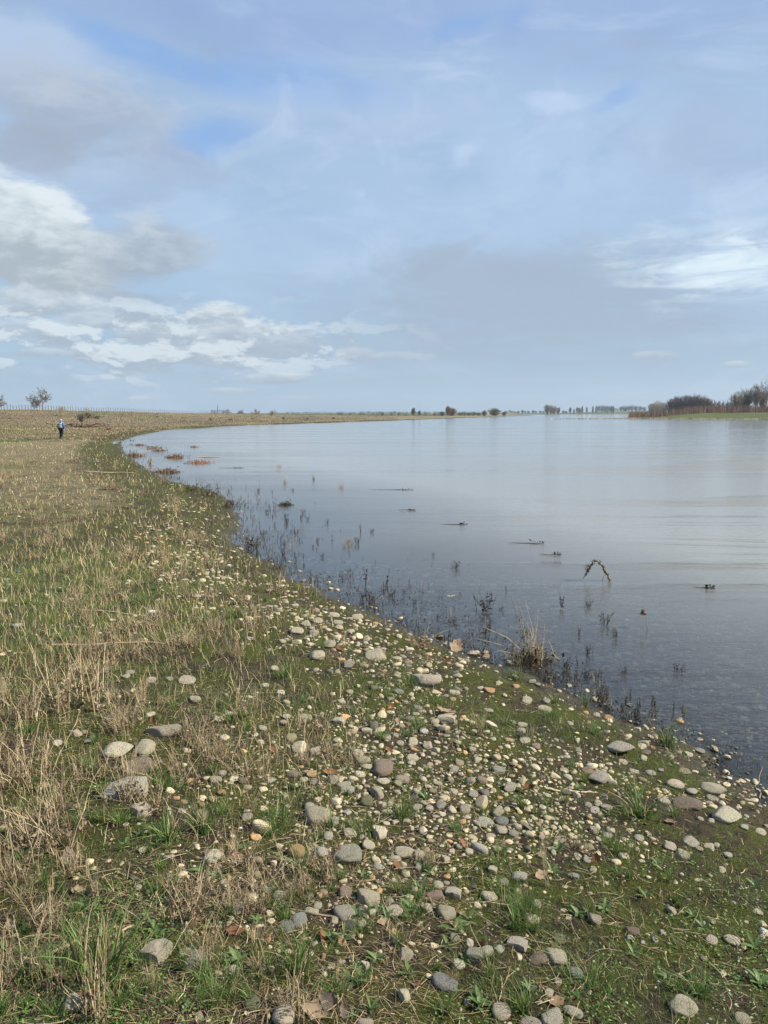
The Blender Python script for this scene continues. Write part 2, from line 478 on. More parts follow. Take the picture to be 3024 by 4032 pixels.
def icosphere(sub):
    import bmesh
    bm = bmesh.new()
    bmesh.ops.create_icosphere(bm, subdivisions=sub, radius=1)
    v = np.array([x.co[:] for x in bm.verts]); bm.verts.index_update()
    f = np.array([[l.vert.index for l in p.loops] for p in bm.faces])
    bm.free()
    return v, f
ICO = {s: icosphere(s) for s in (1, 2, 3, 4)}
def n3(v, sc, seed):
    """cheap smooth 3-D noise from directions"""
    r = np.random.default_rng(seed)
    out = np.zeros(len(v))
    for k in range(7):
        d = r.normal(0, 1, 3); d /= np.linalg.norm(d)
        out += np.sin(v @ d * sc * r.uniform(.6, 1.6) + r.uniform(0, 6.28)) / 7
    return out
def stone_shape(seed, sub=3, kind='round'):
    v, f = ICO[sub]; v = v.copy()
    r = np.random.default_rng(seed)
    if kind == 'round':
        p = 2.0 + r.uniform(0, 0.7)
        m = (np.abs(v) ** p).sum(1) ** (1 / p)
        v = v / m[:, None]
        v *= (1 + 0.34 * n3(v, 1.9, seed) + 0.12 * n3(v, 4.2, seed + 1))[:, None]
        d = r.normal(0, 1, 3); d /= np.linalg.norm(d); e = v @ d; v -= np.outer(np.maximum(e - r.uniform(.6, .9), 0) * .7, d)
        v[:, 0] += 0.12 * v[:, 1] ** 2 * r.uniform(-1, 1)
        if r.random() < 0.4:
            v[:, 1] *= 1 - 0.25 * v[:, 0]
    else:
        for k in range(r.integers(7, 12)):
            d = r.normal(0, 1, 3); d /= np.linalg.norm(d); lim = r.uniform(0.52, 0.85)
            e = v @ d
            v -= np.outer(np.maximum(e - lim, 0) * 0.88, d)
        v *= (1 + 0.10 * n3(v, 2.5, seed) + 0.045 * n3(v, 8, seed + 1))[:, None]
        v /= np.abs(v).max(0)[None, :]
    v *= (1 + 0.008 * n3(v, 22, seed + 2) + 0.012 * n3(v, 11, seed + 3))[:, None]
    v /= np.abs(v).max()
    return v, f

# ---------------------------------------------------------------- materials
def mat(name, fn, disp=False):
    m = bpy.data.materials.new(name)
    m.use_nodes = True
    t = m.node_tree
    for n in list(t.nodes): t.nodes.remove(n)
    g = NG(t)
    out = g.n('ShaderNodeOutputMaterial')
    p = g.n('ShaderNodeBsdfPrincipled')
    g.l(p.outputs[0], out.inputs[0])
    fn(g, p, out)
    return m
def bump(g, p, h, strength=0.5, dist=0.01):
    b = g.n('ShaderNodeBump')
    b.inputs['Strength'].default_value = strength
    b.inputs['Distance'].default_value = dist
    g.l(h, b.inputs['Height'])
    g.l(b.outputs[0], p.inputs['Normal'])
    return b
def simple(col, rough=0.7, var=0.25, scale=20, transl=0.0, bstr=0.0, spec=0.3):
    def fn(g, p, out):
        tc = g.n('ShaderNodeTexCoord')
        n = g.noise(tc.outputs['Object'], scale, 4)
        f = g.ss(n.outputs[0], 0.3, 0.7)
        a = tuple(c * (1 - var) for c in col); b = tuple(min(1, c * (1 + var)) for c in col)
        g.l(g.mix(f, a, b), p.inputs['Base Color'])
        p.inputs['Roughness'].default_value = rough
        p.inputs['Specular IOR Level'].default_value = spec
        if bstr: bump(g, p, n.outputs[0], bstr, 0.02)
    return fn
def attr_mat(rough=0.7, transl=0.25, spec=0.25, mul=(1, 1, 1), var=0.0, scale=30):
    """colour from the per-blade colour attribute, partly translucent like thin leaves"""
    def fn(g, p, out):
        a = g.n('ShaderNodeAttribute', attribute_name='col')
        c = a.outputs['Color']
        oi = g.n('ShaderNodeObjectInfo')
        hv = g.n('ShaderNodeHueSaturation')
        g.l(c, hv.inputs['Color'])
        g.l(g.m('ADD', g.m('MULTIPLY', oi.outputs['Random'], 0.3), 0.85), hv.inputs['Value'])
        c = hv.outputs[0]
        if var:
            tc = g.n('ShaderNodeTexCoord')
            n = g.noise(tc.outputs['Object'], scale, 4)
            c = g.mix(g.m('MULTIPLY', g.ss(n.outputs[0], 0.35, 0.7), var), c, (0.05, 0.04, 0.025))
        g.l(c, p.inputs['Base Color'])
        p.inputs['Roughness'].default_value = rough
        p.inputs['Specular IOR Level'].default_value = spec
        if transl:
            tr = g.n('ShaderNodeBsdfTranslucent')
            g.l(c, tr.inputs[0])
            mx = g.n('ShaderNodeMixShader')
            mx.inputs[0].default_value = transl
            g.l(p.outputs[0], mx.inputs[1]); g.l(tr.outputs[0], mx.inputs[2]); g.l(mx.outputs[0], out.inputs[0])
    return fn
M = {}
M['blade'] = mat('green_blades', attr_mat(0.5, 0.3, 0.35))
M['dry'] = mat('dry_stems', attr_mat(0.75, 0.12, 0.15))
M['twig'] = mat('bare_twigs', attr_mat(0.85, 0.0, 0.1))
M['leafy'] = mat('dead_leaf', attr_mat(0.7, 0.15, 0.2, var=0.5, scale=40))
M['bark'] = mat('bark', simple((0.13, 0.11, 0.085), 0.9, 0.35, 6, bstr=0.4))

STONE_COL = {
    'g': ('grey', (0.41, 0.38, 0.305)), 't': ('tan', (0.50, 0.44, 0.325)), 'c': ('cream', (0.60, 0.54, 0.40)),
    'o': ('orange', (0.50, 0.33, 0.17)), 'r': ('reddish brown', (0.28, 0.215, 0.165)), 'b': ('blue-grey', (0.27, 0.27, 0.25)),
    'd': ('dark grey', (0.12, 0.115, 0.10)), 'w': ('white', (0.68, 0.65, 0.58)), 'y': ('yellowish', (0.43, 0.365, 0.22)), 'm': ('mossy olive', (0.17, 0.17, 0.095))}
def stone_fn(col, attr=False):
    def fn(g, p, out):
        tc = g.n('ShaderNodeTexCoord'); oi = g.n('ShaderNodeObjectInfo')
        off = g.n('ShaderNodeVectorMath', operation='ADD')
        g.l(tc.outputs['Object'], off.inputs[0]); 
        cmb = g.n('ShaderNodeCombineXYZ'); r = g.m('MULTIPLY', oi.outputs['Random'], 37.0)
        for i in range(3): g.l(r, cmb.inputs[i])
        g.l(cmb.outputs[0], off.inputs[1])
        v = off.outputs[0]
        s = 60 if attr else 1.0
        n1 = g.noise(v, 1.3 * s, 6, 0.65, 0.4); n2 = g.noise(v, 7 * s, 5, 0.7); n3_ = g.noise(v, 38 * s if not attr else 200, 3, 0.6)
        if attr:
            a = g.n('ShaderNodeAttribute', attribute_name='col'); base = a.outputs['Color']
        else:
            hv = g.n('ShaderNodeHueSaturation'); hv.inputs['Color'].default_value = (*col, 1)
            g.l(g.m('ADD', g.m('MULTIPLY', oi.outputs['Random'], 0.5), 0.78), hv.inputs['Value'])
            g.l(g.m('ADD', g.m('MULTIPLY', g.m('FRACT', g.m('MULTIPLY', oi.outputs['Random'], 91.7)), 0.03), 0.485), hv.inputs['Hue'])
            base = hv.outputs[0]
        dk = g.mix(g.m('MULTIPLY', g.ss(n1.outputs[0], 0.48, 0.66), 0.30), base, (0.15, 0.13, 0.095))
        lt = g.mix(g.m('MULTIPLY', g.ss(n2.outputs[0], 0.52, 0.72), 0.35), dk, (0.52, 0.47, 0.36))
        sp = g.mix(g.m('MULTIPLY', g.ss(n3_.outputs[0], 0.60, 0.72), 0.4), lt, (0.10, 0.09, 0.07))
        g.l(sp, p.inputs['Base Color'])
        p.inputs['Roughness'].default_value = 0.82
        p.inputs['Specular IOR Level'].default_value = 0.22
        hh = g.m('ADD', g.m('MULTIPLY', n2.outputs[0], 0.7), g.m('MULTIPLY', n3_.outputs[0], 0.35))
        bump(g, p, hh, 0.75, 0.14 if not attr else 0.005)
    return fn
for k, (nm, c) in STONE_COL.items():
    M['st_' + k] = mat('stone_' + nm.replace(' ', '_').replace('-', '_'), stone_fn(c))
M['st_attr'] = mat('small_stones', stone_fn(None, True))

def ground_fn(g, p, out):
    geo = g.n('ShaderNodeNewGeometry'); pos = geo.outputs['Position']
    a = g.n('ShaderNodeAttribute', attribute_name='col')       # R grassiness, G dryness, B wetness
    sep = g.n('ShaderNodeSeparateColor'); g.l(a.outputs['Color'], sep.inputs[0])
    n0 = g.noise(pos, 0.35, 5, 0.6); n1 = g.noise(pos, 2.3, 6, 0.65, 0.5); n2 = g.noise(pos, 14, 6, 0.7, 0.3); n3_ = g.noise(pos, 90, 4, 0.7); n4 = g.noise(pos, 330, 3, 0.7)
    mud = g.mix(g.ss(n2.outputs[0], 0.35, 0.65), (0.018, 0.013, 0.008), (0.066, 0.048, 0.028))
    mud = g.mix(g.m('MULTIPLY', g.ss(n3_.outputs[0], 0.5, 0.7), 0.6), mud, (0.11, 0.082, 0.05))
    moss = g.mix(g.ss(n3_.outputs[0], 0.35, 0.65), (0.013, 0.018, 0.003), (0.062, 0.072, 0.009))
    moss = g.mix(g.m('MULTIPLY', g.ss(n4.outputs[0], 0.45, 0.65), 0.6), moss, (0.125, 0.135, 0.018))
    dry = g.mix(g.ss(n2.outputs[0], 0.3, 0.7), (0.10, 0.078, 0.042), (0.29, 0.235, 0.14))
    grass = g.mix(g.ss(n1.outputs[0], 0.35, 0.65), (0.035, 0.055, 0.010), (0.095, 0.115, 0.025))
    mm = g.ss(g.m('ADD', g.m('ADD', g.m('MULTIPLY', n1.outputs[0], 0.8), g.m('MULTIPLY', n2.outputs[0], 0.5)), g.m('MULTIPLY', n3_.outputs[0], 0.2)), 0.67, 0.82)
    c = g.mix(mm, mud, moss)
    dm = g.ss(g.m('ADD', g.m('MULTIPLY', sep.outputs[1], 0.9), g.m('SUBTRACT', g.m('ADD', g.m('MULTIPLY', n1.outputs[0], .6), g.m('MULTIPLY', n2.outputs[0], .5)), 0.55)), 0.35, 0.75)
    c = g.mix(dm, c, dry)
    gm = g.ss(g.m('ADD', sep.outputs[0], g.m('SUBTRACT', g.m('ADD', g.m('MULTIPLY', n0.outputs[0], .7), g.m('MULTIPLY', n1.outputs[0], .4)), 0.55)), 0.35, 0.7)
    c = g.mix(gm, c, grass)
    wet = sep.outputs[2]
    c = g.mix(g.m('MULTIPLY', wet, 0.75), c, (0.060, 0.050, 0.036))
    g.l(c, p.inputs['Base Color'])
    g.l(g.m('SUBTRACT', 0.95, g.m('MULTIPLY', wet, 0.45)), p.inputs['Roughness'])
    p.inputs['Specular IOR Level'].default_value = 0.25
    hh = g.m('ADD', g.m('MULTIPLY', n2.outputs[0], 1.0), g.m('ADD', g.m('MULTIPLY', n3_.outputs[0], 0.35), g.m('MULTIPLY', n4.outputs[0], 0.12)))
    bump(g, p, hh, 1.0, 0.045)
M['ground'] = mat('bank_soil', ground_fn)

def water_fn(g, p, out):
    geo = g.n('ShaderNodeNewGeometry'); pos = geo.outputs['Position']
    a = g.n('ShaderNodeAttribute', attribute_name='col')       # R depth 0..1, G ripple strength, B far
    sep = g.n('ShaderNodeSeparateColor'); g.l(a.outputs['Color'], sep.inputs[0])
    w1 = g.noise(g.mapv(pos, (0.9, 2.6, 1), rot=(0, 0, radians(12))), 2.2, 4, 0.55, 0.6)
    w2 = g.noise(g.mapv(pos, (1.0, 3.4, 1), rot=(0, 0, radians(-14))), 7.5, 3, 0.55, 0.8)
    w3 = g.noise(g.mapv(pos, (0.25, 1.0, 1), rot=(0, 0, radians(8))), 0.5, 4, 0.6, 1.0)
    w4 = g.noise(g.mapv(pos, (0.10, 0.6, 1), rot=(0, 0, radians(4))), 0.35, 5, 0.6, 0.8)
    hh = g.m('ADD', g.m('MULTIPLY', w1.outputs[0], 0.022), g.m('ADD', g.m('MULTIPLY', w2.outputs[0], 0.012), g.m('MULTIPLY', w3.outputs[0], 0.008)))
    patch = g.ss(w4.outputs[0], 0.50, 0.62)
    stren = g.m('MULTIPLY', sep.outputs[1], g.m('ADD', 0.40, g.m('MULTIPLY', patch, 1.5)))
    hh = g.m('MULTIPLY', hh, stren)
    b = g.n('ShaderNodeBump'); b.inputs['Strength'].default_value = 1.0; b.inputs['Distance'].default_value = 1.0
    g.l(hh, b.inputs['Height'])
    g.l(b.outputs[0], p.inputs['Normal'])
    fr = g.n('ShaderNodeFresnel'); fr.inputs[0].default_value = 1.33; g.l(b.outputs[0], fr.inputs['Normal'])
    gl = g.n('ShaderNodeBsdfGlossy'); gl.inputs['Roughness'].default_value = 0.09; gl.inputs['Color'].default_value = (1, 1, 1, 1)
    g.l(b.outputs[0], gl.inputs['Normal'])
    tr = g.n('ShaderNodeBsdfTransparent'); tr.inputs[0].default_value = (0.88, 0.88, 0.84, 1)
    df = g.n('ShaderNodeBsdfDiffuse'); df.inputs[0].default_value = (0.235, 0.235, 0.215, 1)
    m1 = g.n('ShaderNodeMixShader'); g.l(g.m('ADD', 0.07, g.m('MULTIPLY', sep.outputs[0], 0.93), clamp=True), m1.inputs[0])
    g.l(tr.outputs[0], m1.inputs[1]); g.l(df.outputs[0], m1.inputs[2])
    m2 = g.n('ShaderNodeMixShader'); g.l(fr.outputs[0], m2.inputs[0])
    g.l(m1.outputs[0], m2.inputs[1]); g.l(gl.outputs[0], m2.inputs[2])
    g.l(m2.outputs[0], out.inputs[0])
M['water'] = mat('river_water', water_fn)

# ---------------------------------------------------------------- ground and water sheets
def fan(r0, r1, nr, dense, coarse):
    rr = np.geomspace(r0, r1, nr)
    aa = np.concatenate([np.arange(-36, 36, dense), np.arange(36, 324, coarse)])
    aa = np.radians(aa)
    R, A = np.meshgrid(rr, aa, indexing='ij')
    x, y = R * np.sin(A), R * np.cos(A)
    na = len(aa)
    i = np.arange(nr - 1)[:, None] * na; j = np.arange(na)[None, :]; jn = (j + 1) % na
    f = np.stack([i + j, i + jn, i + na + jn, i + na + j], -1).reshape(-1, 4)
    return x.ravel(), y.ravel(), f
def build_ground():
    x, y, f = fan(0.5, 9000, 640, 0.22, 3.0)
    h, dL, dR, dB = fields(x, y)
    c0 = np.array([[0, 0]])
    uh = y; 
    grass = 0.12 + 0.45 * fbm(x * .25, y * .25, 50, 4)
    grass = np.where((dR > 5), 0.80 - 0.6 * sst(dR, 30, 50) + .5 * fbm(x * .08, y * .03, 53, 3), grass)
    dry = np.interp(y, [2, 5, 9, 20, 60, 120], [.05, .15, .36, .62, .70, .80]) * sst(dL, 0.8, 3.5)
    grass = np.where((y > 3) & (y < 70) & (dL > 1), grass + 0.20 * sst(-x, -1, 2), grass)
    # brown winter slope of the far dike, green meadow behind it
    grass = np.where((y > 90) & (dL > 0), 0.12 + 0.9 * fbm(x * .06, y * .02, 51, 4), grass)
    grass = np.where((y > 60) & (y < 110) & (x < -30) & (x > -75), grass + 0.35, grass)
    grass = np.where((y > 520) & (dL > 45), 0.9, grass)
    grass = np.where((y > 1200), 0.75, grass)
    dry = np.where(dR > 0, 0.05 + 0.5 * sst(dR, 36, 60), dry)
    dmin = np.maximum(np.maximum(dL, dR), dB)
    wet = sst(dmin, 0.55, -0.05) * sst(y, 150, 60)
    wet = np.where((y > 85) & (dL > 12) & (y < 700), np.clip(0.30 + 0.75 * fbm(x * .09, y * .03, 57, 4), 0, .7) * sst(y, 85, 120), wet)
    gravelR = sst(dR, 5, 3) * (dR > 0) + (dB > -2) * 1.0
    dry = np.where(gravelR > 0.2, 1.0, dry)
    grass = np.where(gravelR > 0.2, 0.0, grass)
    ac = Acc()
    v = np.stack([x, y, h], -1)
    ac.add(v, f, np.clip(np.stack([grass, dry, wet], -1), 0, 1))
    na = len(x) // 640
    ac.add(np.vstack([v[:na], [[0, 0, h1(0, 0.01)]]]), np.array([[j, (j + 1) % na, na] for j in range(na)])[:, ::-1], (0.2, 0.1, 0))
    o = ac.obj('ground', M['ground']); tag(o, kind='structure')
    # water
    x, y, f = fan(0.8, 9000, 260, 0.5, 3.0)
    h, dL, dR, dB = fields(x, y)
    keep = (h[f] < 0.12).any(1)
    f = f[keep]
    dep = np.clip(-h / 0.85, 0, 1) ** 1.5
    rip = np.interp(y, [3, 6, 12, 30, 100, 400, 1500], [.45, .55, .6, .55, .5, .7, .9]) * (0.35 + 0.65 * sst(dep, 0, 1))
    uu = x / np.maximum(y, 1)
    rip = rip * (0.80 + 2.2 * sst(uu, 0.08, 0.40) * sst(y, 60, 15) * sst(y, 4.5, 8))
    ac = Acc()
    ac.add(np.stack([x, y, 0 * x], -1), f, np.clip(np.stack([dep, rip, sst(y, 50, 400)], -1), 0, 1))
    o = ac.obj('river_water', M['water']); tag(o, kind='structure')
    o.name = 'water'
build_ground()
# ================================================================ far things first
def top_h(px, topy, dist):
    """ground point and height for a thing at picture column px, whose top shows at row topy, dist metres forward"""
    u, f, d = ray(px * K, topy * K)
    t = dist / f
    x, y = float(u * t), float(dist)
    g = max(h1(x, y), 0.0)
    return x, y, g, float(CAMZ + d * t) - g
def width_at(wpx, dist):
    return wpx * K / F * dist

# ---------------------------------------------------------------- trees
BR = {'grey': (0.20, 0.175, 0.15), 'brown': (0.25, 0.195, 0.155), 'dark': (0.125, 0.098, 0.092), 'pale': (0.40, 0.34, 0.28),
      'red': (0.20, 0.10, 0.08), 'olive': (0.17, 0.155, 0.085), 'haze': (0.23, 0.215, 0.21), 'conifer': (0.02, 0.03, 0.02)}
def branching(seed, Hh, Wd, fork=0.25, depth=5, upright=0.6):
    """a bare tree as polylines: list of (points, radii) by level"""
    r = np.random.default_rng(seed)
    out = []
    def grow(p, d, L, rad, lev):
        n = 4
        pts = [p]; dd = d.copy()
        for i in range(n):
            dd = dd + r.normal(0, 0.05 if lev == 0 else 0.15, 3); dd[2] += 0.07 * upright; dd /= np.linalg.norm(dd)
            pts.append(pts[-1] + dd * L / n)
        pts = np.array(pts)
        rads = np.linspace(rad, rad * 0.55, n + 1)
        out.append((lev, pts, rads))
        if lev >= depth: return
        k = 5 if lev == 0 else (3 if lev < depth - 1 else 4)
        for j in range(k):
            t = r.uniform(0.35, 1.0) if lev else r.uniform(fork * 1.3, 1.0)
            q = pts[min(n, int(t * n))]
            a = r.uniform(0, 2 * pi); sp = r.uniform(0.5, 1.0)
            side = np.array([cos(a), sin(a), 0])
            nd = dd * (1 - 0.25 * sp) + side * sp * (Wd / Hh) * 1.1
            nd[2] += 0.15
            nd /= np.linalg.norm(nd)
            grow(q, nd, L * r.uniform(0.52, 0.72), rads[-1] * r.uniform(0.5, 0.75), lev + 1)
        if lev < depth: grow(pts[-1], dd * np.array([.5, .5, 1.3]) / 1.1, L * 0.66, rads[-1], lev + 1)
    grow(np.array([0., 0, 0]), np.array([0.03, 0, 1.]), Hh * 0.42, Hh * 0.022, 0)
    allp = np.concatenate([o[1] for o in out])
    sz = Hh / allp[:, 2].max(); sx = Wd / (np.percentile(np.abs(allp[:, :2]), 98) * 2)
    return [(l, p * np.array([sx, sx, sz]), rd) for l, p, rd in out]
def near_tree(name, seed, x, y, g, Hh, Wd, label, leaves=60, minr=0.02, cat='tree', col='grey', group=None):
    root = link(name, None, loc=(x, y, g - 0.05)); tag(root, label, cat, group)
    segs = branching(seed, Hh, Wd, depth=4)
    t = Acc(); c = Acc()
    for l, p, rd in segs:
        tubes(t if l <= 1 else c, p, np.maximum(rd, minr * (1.2 if l < 2 else 0.7)), BR[col], 4)
    t.obj('trunk', M['twig'], root)
    o = c.obj('crown', M['twig'], root)
    if leaves:
        lf = Acc(); r = np.random.default_rng(seed + 5)
        tips = np.array([p[-1] for l, p, rd in segs if l >= 3])
        tips = tips[np.abs(tips[:, 2] / Hh - 0.5) < 0.6]
        pick = tips[r.integers(0, len(tips), leaves)]
        for q in pick:
            n = r.integers(3, 7)
            b = q + r.normal(0, 0.10, (n, 3)) * Hh / 8
            ribbons(lf, b, r.uniform(0, 6.28, n), 0.16 * Hh / 6, 0.13 * Hh / 6, 0.8, (0.05, 0.04, 0.03), segs=1)
        lf.obj('dead_leaves', M['twig'], root)
    return root
def twig_tree(name, seed, x, y, g, Hh, Wd, col, label, dens=1.0, cat='tree', group=None, base=0.18, tw=None, shape='round', px=None):
    """bare winter tree: trunk with limbs, crown of many fine upward twigs (thin ribbons)"""
    r = np.random.default_rng(seed)
    root = link(name, None, loc=(x, y, g - 0.1)); tag(root, label, cat, group)
    t = Acc(); c = Acc()
    # trunk and limbs
    stems = 1 if base > 0.05 else 5
    cb = max(base, 0.02) * Hh
    cz, rz, rx = (cb + Hh) / 2, (Hh - cb) / 2, Wd / 2
    lim = []
    for s in range(stems):
        p = np.array([[0, 0, 0], [r.normal(0, .02) * Hh, 0, 0.3 * Hh], [r.normal(0, .04) * Hh, r.normal(0, .03) * Hh, 0.75 * Hh]])
        if stems > 1: p[1:] += np.array([r.uniform(-.3, .3) * Wd, r.uniform(-.3, .3) * Wd, 0]) * np.array([[.5], [1.0]])
        tubes(t, p, np.array([0.022, 0.016, 0.005]) * Hh, BR[col], 5)
    nl = int(14 * dens) + 4
    N = int(420 * dens)
    d = r.normal(0, 1, (N, 3)); d /= np.linalg.norm(d, axis=1, keepdims=True)
    if shape == 'round': rad = r.uniform(0.1, 1, N) ** 0.6
    else: rad = r.uniform(0.2, 1, N) ** 0.5
    lumps = 1 + 0.42 * n3(d, 3.5, seed) + 0.22 * n3(d, 8, seed + 3)
    P = d * (rad * lumps)[:, None] * np.array([rx, rx, rz]); P[:, 2] += cz
    P[:, :2] *= np.clip(0.42 + 1.5 * P[:, 2:3] / Hh, 0.42, 1)
    if shape == 'poplar': P[:, :2] *= (1.15 - 0.6 * (P[:, 2:3] / Hh))
    if shape == 'cone': P[:, :2] *= (1.5 - 1.45 * np.clip(P[:, 2:3] / Hh, 0, 1))
    # limbs reach from the axis to points in the crown
    S = P[:nl] * np.array([0, 0, 0.45]) + np.array([0, 0, cb * .4]); mid = S * 0.45 + P[:nl] * 0.55 - np.array([0, 0, 0.03 * Hh])
    tubes(t, np.stack([S, mid, P[:nl]], 1), np.array([0.011, 0.007, 0.002]) * Hh, BR[col], 4)
    P[:, 2] = np.clip(P[:, 2], 0.04 * Hh, Hh)
    outw = P - np.array([0, 0, cz * 0.8]); outw[:, 2] = np.abs(outw[:, 2]) * 0.6 + rz * 0.5
    outw /= np.linalg.norm(outw, axis=1, keepdims=True)
    L = r.uniform(0.07, 0.18, N) * Hh
    w = (tw if tw else 0.012 * Hh)
    st = P - outw * L[:, None]
    st[:, 2] = np.maximum(st[:, 2], 0.02)
    cols = np.clip(np.array(BR[col])[None] * r.uniform(0.65, 1.35, (N, 1)) + r.normal(0, .006, (N, 3)), 0.01, 1)
    fa = r.uniform(0, pi, N)
    for k in range(3):           # each twig forks in three
        e = P + r.normal(0, 0.28, (N, 3)) * L[:, None]
        a = np.stack([np.cos(fa + k), np.sin(fa + k), 0 * fa], -1) * w * 0.5
        v = np.stack([st - a, st + a, e + a * .3, e - a * .3], 1).reshape(-1, 3)
        f = np.arange(N * 4).reshape(-1, 4)
        c.add(v, f, np.repeat(cols, 4, 0))
    t.obj('trunk', M['twig'], root); c.obj('crown', M['twig'], root)
    return root

def far_trees():
    T = []
    # left ridge, bare trees with a few dead leaves still hanging
    x, y, g, hh = top_h(89, 834, 190); near_tree('bare_tree', 3, x, y, g, hh, width_at(48, 190), 'tall bare tree with a few dead leaves on the left ridge beside the fence', 90, 0.032)
    x, y, g, hh = top_h(73, 858, 196); near_tree('bare_tree', 8, x, y, g, hh, width_at(24, 196), 'small bare tree just left of the tall leafless one on the ridge', 34, 0.03)
    x, y, g, hh = top_h(-9, 850, 190); near_tree('bare_tree', 12, x, y, g, hh, width_at(46, 190), 'bare tree reaching into the left edge of the photo above the ridge', 0, 0.035)
    x, y, g, hh = top_h(187, 876, 170); near_tree('sapling', 15, x, y, g - .2, hh, width_at(24, 170), 'thin twiggy sapling on the ridge above the brush pile', 10, 0.018, col='pale')
    for i, (px, tp, w, dist, lab) in enumerate(((491, 882, 18, 330, 'first bare bush along the dike beside the tall gate pole'), (520, 884, 17, 360, 'low flat-topped bare bush second along the dike'),
                                    (551, 881, 21, 320, 'widest bare bush along the dike third from the gate'), (587, 884, 22, 310, 'last bare bush along the dike where the green meadow begins'))):
        x, y, g, hh = top_h(px, tp, dist); near_tree('bare_bush', 30 + i, x, y, g - .3, hh + .3, width_at(w, dist), lab, 12, 0.035, cat='bush', col='brown', group='bare bushes along the dike')
    x, y, g, hh = top_h(132, 873, 420); twig_tree('bare_tree', 41, x, y, g - 1, hh + 1, width_at(27, 420), 'pale', 'pale rounded bare tree showing behind the ridge right of the tallest ridge tree', 1.3, base=0.02, tw=.07)
    # bushes seen against the ridge slope
    def bushat(px, base, w, hpx, col, lab, seed, name='bush', dens=.7, cat='bush'):
        x, y, g, t, ok = drop(px * K, base * K)
        x, y, g, t = float(x[0]), float(y[0]), float(g[0]), float(t[0])
        twig_tree(name, seed, x, y, g, hpx * K / F * t, width_at(w, t), col, lab, dens, cat=cat, base=0.0, tw=0.0006 * t)
    bushat(190, 904, 34, 15, 'olive', 'dense olive-green bush on the slope below the thin sapling', 51)
    bushat(176, 912, 26, 22, 'grey', 'grey leafless shrub standing over the brush pile', 52)
    bushat(209, 905, 20, 9, 'olive', 'low olive shrub right of the dense olive bush on the slope', 53)
    bushat(233, 929, 14, 8, 'red', 'small reddish dead shrub on the bank at the foot of the slope', 54, dens=.35)
    bushat(255, 921, 22, 5, 'brown', 'low brown shrub above the muddy corner of the bank', 55, dens=.35)
    bushat(455, 908, 9, 6, 'brown', 'little brown shrub on the left bank halfway to the dike bushes', 56, dens=.3)
    bushat(498, 907, 12, 5, 'olive', 'squat olive shrub at the water side below the dike bushes', 57, dens=.3)
    bushat(612, 905, 7, 5, 'dark', 'dark round shrub on the green bank right of the last dike bush', 58, dens=.3)
    bushat(664, 906, 6, 4, 'dark', 'tiny dark shrub farther along the green bank', 59, dens=.25)
    for i_, (a_, b_, c_, d_, e_, f_) in enumerate(((20, 905, 20, 6, 'brown', 'low brown scrub at the left edge below the fence'), (60, 897, 30, 6, 'pale', 'pale dry grass clump under the tallest ridge tree'), (120, 899, 22, 5, 'olive', 'low olive scrub on the slope above the walker'),
            (262, 899, 26, 4, 'brown', 'flat brown scrub on the slope below the fence'), (305, 908, 22, 5, 'brown', 'brown scrub patch halfway down the slope'), (340, 901, 18, 4, 'olive', 'small olive scrub under the far fence posts'), (395, 910, 20, 4, 'brown', 'low reddish scrub near the bank in the middle of the slope'),
            (420, 900, 26, 4, 'pale', 'pale grass patch on the slope left of the field gate'), (545, 906, 14, 4, 'olive', 'small scrub on the bank between the second and third dike bush'))):
        bushat(a_, b_, c_, d_, e_, f_, 700 + i_, dens=.4, name='scrub')
    bushat(720, 905, 9, 5, 'dark', 'dark flat shrub at the waterline along the distant left bank', 60, dens=.25)
    # wooded end of the left bank
    def tt(px, top, w, dist, col, lab, seed, **k):
        x, y, g, hh = top_h(px, top, dist)
        w *= 1.12
        kk = dict(dens=1.0, base=0.12, tw=0.00036 * dist); kk.update(k)
        return twig_tree(kk.pop('name', 'bare_tree'), seed, x, y, g, max(hh, 1.5), width_at(w, dist), col, lab, **kk)
    tt(893, 879.5, 10, 520, 'grey', 'slim bare tree standing alone on the distant left bank', 61, dens=.8)
    tt(906, 885.5, 8, 520, 'brown', 'shorter bare tree right of the slim lone tree on the bank', 62, dens=.5)
    tt(968, 875.5, 13, 560, 'brown', 'tall grey crown rising from the left of the dark bank thicket', 63, dens=1.1)
    tt(976, 880, 24, 570, 'brown', 'broad dark bush clump on the distant left bank', 64, name='bare_bush', dens=2.4, base=0.0, cat='bush')
    tt(955, 888, 14, 560, 'olive', 'low shrub at the left foot of the broad dark clump', 65, name='bare_bush', dens=.8, base=0.0, cat='bush')
    tt(1068, 881, 34, 640, 'olive', 'wide rounded bush clump near the tip of the left bank', 66, name='bare_bush', dens=2.6, base=0.0, cat='bush')
    tt(1046, 885, 12, 640, 'brown', 'grey shrub on the left shoulder of the wide bank clump', 67, name='bare_bush', dens=.9, base=0.0, cat='bush')
    tt(1089, 888, 11, 660, 'brown', 'small shrub closest to the tip of the left bank', 68, name='bare_bush', dens=.8, base=0.0, cat='bush')
    for i, px in enumerate((993, 1003, 1013, 1023, 1034)):
        tt(px, 888.6 - (i % 2) * 1.2, 18, 610, ('olive', 'brown')[i % 2], ['first', 'second', 'third', 'fourth', 'fifth'][i] + ' low shrub from the left between the two big bush clumps', 70 + i, name='bare_bush', dens=.6, base=0.0, cat='bush', group='low shrubs between the two bush clumps')
    r = np.random.default_rng(5)
    ORD = ['first', 'second', 'third', 'fourth', 'fifth', 'sixth', 'seventh', 'eighth', 'ninth', 'tenth', 'eleventh', 'twelfth', 'thirteenth', 'fourteenth']
